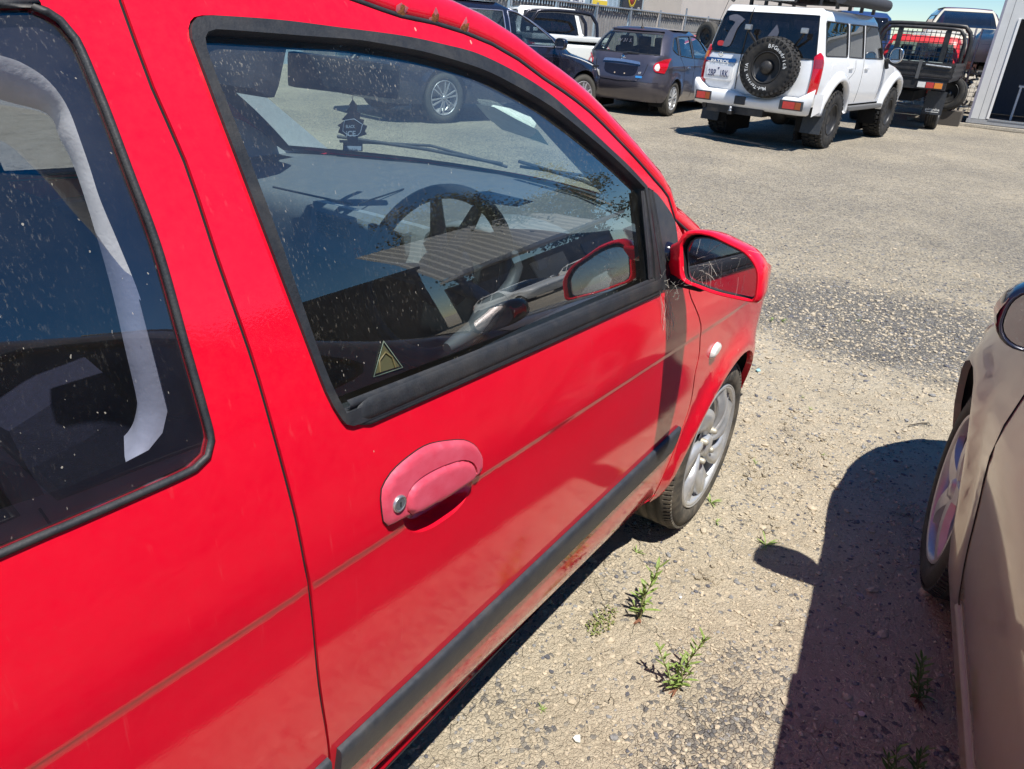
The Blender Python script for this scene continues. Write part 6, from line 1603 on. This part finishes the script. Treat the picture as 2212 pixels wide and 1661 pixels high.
# ================================================================== plants and litter near the camera
def leafmat(name, c):
    if name in MATS: return MATS[name]
    t = NT(name); v = t.coord(); n = t.noise(v, 160, 3)
    col = t.ramp(n, [(.3, [x*.75 for x in c]), (.7, [min(1, x*1.3) for x in c])])
    d = t.bsdf(Base_Color=col, Roughness=.55); tl = t.add('ShaderNodeBsdfTranslucent', {'Color': col})
    return t.done(t.add('ShaderNodeMixShader', {0: .3, 1: d.outputs[0], 2: tl.outputs[0]}).outputs[0])
LF1 = leafmat('weed_leaf', (.27, .37, .10)); LF2 = leafmat('weed_leaf_shaded', (.10, .19, .045)); LFD = leafmat('dry_leaf', (.27, .13, .08)); STM = simple('weed_stem', (.17, .15, .07), .7)  # darker leaf copy has shade painted in, for weeds in the car shadow
def leaf(mb, p, d, L, w, R, droop=.5):
    d = d.normalized(); s = d.cross(Vector((0, 0, 1))); s = s.normalized() if s.length > .01 else Vector((1, 0, 0)); up = s.cross(d); rows = []
    for q in (0, .25, .55, .8, 1.0):
        c = p+d*L*q+Vector((0, 0, -droop*L*q*q)); ww = w*math.sin(PI*min(.97, q*.9+.08))**.8*(1 if q < 1 else .1); rows.append([c-s*ww, c+up*(-ww*.35), c+s*ww])
    mb.grid(rows, True)
def weed(px, py, stems, lab, seed, dark=False, grp=None, base_dry=True):
    R = random.Random(seed); g = on_z(px, py); g.z = gh(g.x, g.y); t = empty('weed', g); tag(t, lab, 'weed', grp)
    t['_w'] = tuple(g); S_ = MB(); A = MB(); D = MB()
    for (tx, ty, nl, ll) in stems:
        # top: photo point at the plant's own distance
        d = ray(tx, ty); k = ((g-CAMP).dot(FW))/d.dot(FW)*.985; top = CAMP+d*k
        if top.z < .02: top.z = .03
        mid = g.lerp(top, .5)+Vector((R.uniform(-.01, .01), R.uniform(-.01, .01), -.003)); S_.tube([g, mid, top], [.0022, .0017, .0008], 5)
        for i in range(nl):
            f = .12+.88*(i/nl); p = g.lerp(mid, f*2) if f < .5 else mid.lerp(top, f*2-1); a = i*2.4+R.uniform(-.4, .4)
            up_ = .5+.9*f; leaf(A, p, Vector((math.cos(a), math.sin(a), up_)), ll*R.uniform(.7, 1.15)*(1.1-.35*f), ll*.085, R, .25*(1-f)+.05)
    if base_dry:
        for i in range(6): a = R.uniform(0, 6.28); leaf(D, g+Vector((0, 0, .006)), Vector((math.cos(a), math.sin(a), R.uniform(.05, .5))), R.uniform(.012, .045), .0026, R, .3)
        D.build('dry_leaves', LFD, t)
    S_.build('stem', STM, t); A.build('leaves', LF2 if dark else LF1, t)
weed(1382, 1338, [(1425, 1222, 24, .058), (1398, 1262, 5, .045), (1368, 1300, 4, .035)], 'tall single stemmed weed with red base leaves beside the red sill', 1)
weed(1462, 1490, [(1421, 1395, 15, .042), (1528, 1374, 26, .046), (1470, 1430, 9, .040), (1500, 1440, 8, .036), (1440, 1440, 9, .036)], 'bushy three stemmed weed, largest in the sunlit gravel', 2)
weed(1985, 1508, [(1992, 1422, 30, .045), (1968, 1470, 10, .035), (2005, 1475, 10, .03)], 'weed in the shadow beside the beige car sill, shade painted into its leaves', 3, True)
weed(1925, 1680, [(1937, 1610, 16, .04), (1915, 1630, 12, .04)], 'left one of two weeds at the bottom edge in shade', 4, True)
weed(1985, 1680, [(1998, 1615, 16, .04), (1985, 1640, 10, .04)], 'right one of two weeds at the bottom edge in shade', 5, True)
def mat_plant(px, py, r, lab, seed, n=150):
    R = random.Random(seed); g = on_z(px, py); g.z = gh(g.x, g.y); t = empty('ground_weed', g); tag(t, lab, 'weed'); t['_w'] = tuple(g); A = MB(); B = MB()
    for i in range(n):
        a = R.uniform(0, 6.28); q = r*R.random()**.6; p = g+Vector((q*math.cos(a)*1.2, q*math.sin(a)*.6, R.uniform(.002, .014))); b = R.uniform(0, 6.28)
        leaf(A if R.random() < .6 else B, p, Vector((math.cos(b), math.sin(b), R.uniform(.1, .8))), R.uniform(.006, .012), .0022, R, .1)
    A.build('leaves', leafmat('mat_leaf', (.20, .24, .06)), t); B.build('dry_leaves', leafmat('mat_dry', (.36, .30, .18)), t)
mat_plant(1300, 1345, .055, 'low creeping weed on the gravel left of the tall weed', 8)
R9 = random.Random(9)
def tuft(px, py, s, lab, n=9, grp=None):
    g = on_z(px, py); g.z = gh(g.x, g.y); t = empty('grass_tuft', g); t['_w'] = tuple(g); tag(t, lab, 'grass tuft', grp); A = MB()
    for i in range(n):
        a = R9.uniform(0, 6.28); leaf(A, g, Vector((math.cos(a), math.sin(a), R9.uniform(.5, 2.2))), s*R9.uniform(.6, 1.2), s*.045, R9, .35)
    A.build('blades', LF1, t)
for px, py, s, l in ((1535, 1088, .055, 'grass tuft at the foot of the front tyre'), (1655, 1175, .06, 'upright grass tuft between the tyre and the dark mirror shadow'), (1547, 1128, .035, 'tiny grass tuft below the front tyre'), (1375, 1192, .035, 'lone grass shoot beside the sill shadow'), (1632, 1003, .03, 'small flat tuft right of the front wheel hub'), (1668, 690, .05, 'left yellowish tuft in the dark gravel patch'), (1690, 692, .05, 'right yellowish tuft in the dark gravel patch'), (1778, 985, .022, 'tiny tuft in the broken mud'), (1750, 885, .025, 'tuft on the pale dirt north of the broken mud'), (1855, 690, .03, 'tuft in the gravel towards the beige car'), (1735, 860, .02, 'smallest sprout on the pale dirt'), (1172, 1532, .025, 'tiny shoot by the sill shadow near the bottom')):
    tuft(px, py, s, l)
# twig and litter
tw_ = [on_z(u, v)+Vector((0, 0, .006)) for u, v in ((1963, 921), (1985, 917), (2006, 916), (2009, 922))]
tag(MB().tube(tw_, [.002, .003, .003, .001], 5).build('twig', simple('twig_dark', (.05, .04, .03), .9)), 'bent dark twig lying on the dirt by the beige car', 'twig')
def flake(px, py, s, mat, nm, lab, cat):
    g = on_z(px, py); R = random.Random(px); z = gh(g.x, g.y)+.006; vs = [Vector((g.x+s*math.cos(a)*R.uniform(.5, 1), g.y+s*math.sin(a)*R.uniform(.4, .9), z+R.uniform(0, s*.4))) for a in np.linspace(0, 2*PI, 6, endpoint=False)]
    m = MB(); m.prism([(0, 0)]*0 or [(v.x, v.y) for v in vs], lambda x, y: Vector((x, y, z)), lambda x, y: Vector((x, y, z+s*.25))); tag(m.build(nm, mat), lab, cat)
flake(1247, 1597, .014, PAPER, 'paper_scrap', 'crumpled white scrap near the bottom of the sunlit gravel', 'litter')
flake(1637, 803, .02, simple('pale_blue_plastic', (.35, .6, .62), .5), 'plastic_scrap', 'pale blue plastic scrap on the dirt ahead of the wheel', 'litter')
flake(1861, 1541, .012, simple('pinkish_paper', (.5, .42, .38), .7), 'paper_scrap', 'pale scrap lying in the car shadow', 'litter')
flake(1470, 1292, .006, WHITE, 'paper_scrap', 'tiny white chip between the weeds', 'litter')
# broken mud flakes
def mud():
    R = random.Random(12); V = []; F = []
    for cx, cy, r, n in ((1745, 975, .13, 30), (1630, 1010, .07, 16), (1530, 1245, .05, 12), (1665, 1130, .05, 12), (1700, 890, .10, 10)):
        g = on_z(cx, cy)
        for k in range(n):
            a = R.uniform(0, 6.28); q = r*math.sqrt(R.random()); x, y = g.x+q*math.cos(a)*1.3, g.y+q*math.sin(a)*.8; s = R.uniform(.006, .017); t1, t2 = R.gauss(0, .16), R.gauss(0, .16); m = R.randint(5, 7); b = len(V); z = gh(x, y)+.001; rot = R.uniform(0, 6)
            for h in (0, .006):
                for i in range(m):
                    aa = rot+2*PI*i/m; rr = s*R.uniform(.7, 1.15); dx, dy = rr*math.cos(aa), rr*math.sin(aa)*.8; V.append((x+dx, y+dy, z+h+dx*t1+dy*t2))
            F += [tuple(b+m+i for i in range(m)), tuple(b+m-1-i for i in range(m))]+[(b+i, b+(i+1) % m, b+m+(i+1) % m, b+m+i) for i in range(m)]
    me = bpy.data.meshes.new('mud_flakes'); me.from_pydata(V, [], F); o = obj('mud_flakes', me, GM); tag(o, 'curled flakes of dried mud scattered on the dirt between the cars', 'mud flakes', None, 'stuff')
mud()
def gravel():
    R = np.random.RandomState(5); V = []; F = []; MI = []
    def ico():
        bm = bmesh.new(); bmesh.ops.create_icosphere(bm, subdivisions=1, radius=1); v = np.array([q.co[:] for q in bm.verts]); bm.verts.index_update(); f = [[a.index for a in q.verts] for q in bm.faces]; bm.free(); return v, np.array(f)
    iv, if_ = ico(); N = 24000; base_ = 0; vs = []; fs = []; mi = []
    for k in range(N):
        # denser near camera and in the stony patch
        c = R.rand()
        if c < .42: x, y = R.uniform(-1.6, 1.2), R.uniform(-.95, .25)
        elif c < .80: x, y = R.normal(2.6, .8), R.normal(-.2, .8)
        else: x, y = R.uniform(.2, 5), R.uniform(-2, 2.5)
        s = .0024+.0045*R.rand()**2.5+(.003 if R.rand() < .05 else 0)
        if c >= .5: s *= 1.6
        if R.rand() < .004: s = .012+.006*R.rand()
        sc = np.array([s*R.uniform(.8, 1.5), s*R.uniform(.7, 1.1), s*R.uniform(.4, .75)]); a = R.uniform(0, 6.28); ca, sa = math.cos(a), math.sin(a)
        p = iv*sc*(1+.18*R.randn(len(iv), 1)); p = np.stack([p[:, 0]*ca-p[:, 1]*sa+x, p[:, 0]*sa+p[:, 1]*ca+y, p[:, 2]+gh(x, y)+sc[2]*.25], 1)
        vs.append(p); fs.append(if_+base_); base_ += len(iv); mi += [int(R.choice(3, p=[.76, .16, .08]))]*len(if_)
    vs = np.concatenate(vs); fs = np.concatenate(fs); me = bpy.data.meshes.new('gravel'); me.from_pydata(vs.tolist(), [], fs.tolist())
    for m_ in (simple('pebble_tan', (.42, .355, .26), .9, var=.3, scale=60), simple('pebble_grey', (.22, .215, .21), .85, var=.4, scale=60), simple('pebble_dark', (.10, .10, .115), .85, var=.4, scale=60)): me.materials.append(m_)
    me.polygons.foreach_set('material_index', mi); o = obj('gravel', me); tag(o, 'loose pebbles scattered over the dusty yard', 'gravel', None, 'stuff')
gravel()
# ------------------------------------------------------------------ cobwebs on the mirror and door
def web(c, r, n, fdir, seed, th=.00035):
    R = random.Random(seed); m = MB()
    for k in range(n):
        a = Vector((R.gauss(0, .2), R.gauss(0, .6), R.gauss(0, .6)))*r; d = Vector((R.gauss(0, .15), R.gauss(0, 1), R.gauss(0, 1)))*r*.35; p = [c+a]
        for i in range(3): p.append(p[-1]+d*.33+Vector((0, R.gauss(0, .1), R.gauss(0, .1)))*r*.3)
        m.tube(p, th*R.uniform(.7, 1.5), 3, cap=False)
    return m
mgc = sum([v for v in gc], Vector())/len(gc)
w_ = web(mgc+Vector((-.006, .01, -.012)), .05, 40, None, 3, .0002); w_.build('cobweb', WEB, mirr)['kind'] = 'stuff'
w_ = web(on_y(1440, 620, -.03), .035, 24, None, 4, .00022); w_.build('cobweb', WEB, door)['kind'] = 'stuff'
R5 = random.Random(21); m = MB()
for k in range(16):
    u0, v0 = R5.uniform(1425, 1445), R5.uniform(625, 650); p = [on_y(u0, v0, -.022)]
    for i in range(4): u0 += R5.uniform(-3, 7); v0 += R5.uniform(10, 26); x_, z_ = rp(u0, v0, .004); p.append(Vector((x_, -S(x_, z_)-.004, z_)))
    m.tube(p, .0003, 3, cap=False)
m.build('cobweb', WEB, door)['kind'] = 'stuff'
# ------------------------------------------------------------------ air freshener, windscreen sheet and rolled paper
ZM = lambda x, y: (.54*(1000+x/1.8433), .54*(150+y/1.8433))
tp_ = [(757,455),(728,500),(742,503),(704,548),(722,556),(676,606),(700,612),(645,648),(664,662),(650,700),(690,716),(716,735),(720,768),(688,776),(685,835),(830,838),(830,776),(797,768),(795,735),(862,715),(848,690),(865,652),(834,640),(842,606),(810,600),(816,555),(790,548),(790,500)]
YF = .79; tp3 = [on_y(*ZM(x, y), YF) for x, y in tp_]
fdv = (RT-Vector((0, 0, RT.z))).normalized(); c0 = on_y(*ZM(757, 640), YF)
def on_fr(x, y, o=0.): # plane facing the camera, hanging at c0
    d = ray(*ZM(x, y)); nrm = Vector((FW.x, FW.y, 0)).normalized(); return CAMP+d*((c0-CAMP).dot(nrm)/d.dot(nrm))-nrm*o
fre = empty('air_freshener', c0); fre['_w'] = tuple(c0); tag(fre, 'black tree shaped air freshener hanging from the inside mirror', 'air freshener')
MB().prism([p for p in tp_], lambda x, y: on_fr(x, y, .001), lambda x, y: on_fr(x, y, -.001)).build('card', simple('card_black', (.008, .009, .02), .6), fre)
def fr_text(s, x, y, h, w, mat, bold=.0):
    v, f, ww = text_pts(s, h, bold); k = w/ww; m = MB(); m.add([on_fr(x+a*k, y-b, .0018) for a, b in v], f); m.build('lettering', mat, fre, recalc=False)
PB = simple('pale_blue_print', (.30, .36, .50), .6)
fr_text('BLACK', 742, 655, 32, 66, PB, .02); fr_text('iCE', 745, 708, 58, 70, PB, .02)
MB().tube([on_fr(x, y, .0015) for x, y in ((700, 610), (770, 600), (830, 640), (815, 700), (795, 722), (725, 722), (685, 690), (690, 650))], .0009, 4, closed=True).build('badge_outline', PB, fre)
MB().add([on_fr(x, y, .0016) for x, y in ((695, 798), (822, 800), (822, 832), (695, 830))], [(0, 1, 2, 3)]).build('label_strip', PB, fre)
fr_text('Black Ice', 758, 824, 20, 70, simple('card_black', (0, 0, 0)), .01)
MB().tube([on_fr(755, 458), on_fr(752, 420), rv+Vector((-.01, 0, -.038))], .0007, 4).tube([on_fr(758, 458), on_fr(762, 420), rv+Vector((-.005, -.01, -.038))], .0007, 4).build('string', simple('string', (.05, .05, .07), .8), fre)
# pale sheet added for sunlit ground, rolled paper over it, on the windscreen
pa, pb, pc = HD[8], BS[8], BS[3]; wnr = (pb-pa).cross(pc-pa).normalized()
if wnr.z < 0: wnr = -wnr
def on_ws(x, y, o=.012):
    d = ray(*ZM(x, y)); q = pa+wnr*o; return CAMP+d*((q-CAMP).dot(wnr)/d.dot(wnr))
sh_ = MB(); sh_.prism([(1663, 488), (1800, 512), (1960, 600), (2120, 680), (2205, 795), (2060, 745), (1860, 680), (1750, 590)], lambda x, y: on_ws(x, y, .040), lambda x, y: on_ws(x, y, .042))
tag(sh_.build('sunlit_ground_sheet', PAPER), 'pale sheet on the windscreen of the red car, standing in for sunlit ground', 'paper')
rl = MB().tube([on_ws(1790, 520, .062), on_ws(1900, 560, .060), on_ws(2000, 610, .060), on_ws(2105, 655, .062)], [.008, .014, .016, .018], 12); tag(rl.build('rolled_paper', PAPER), 'rolled up pale paper tube on the windscreen, above the pale sheet', 'paper')
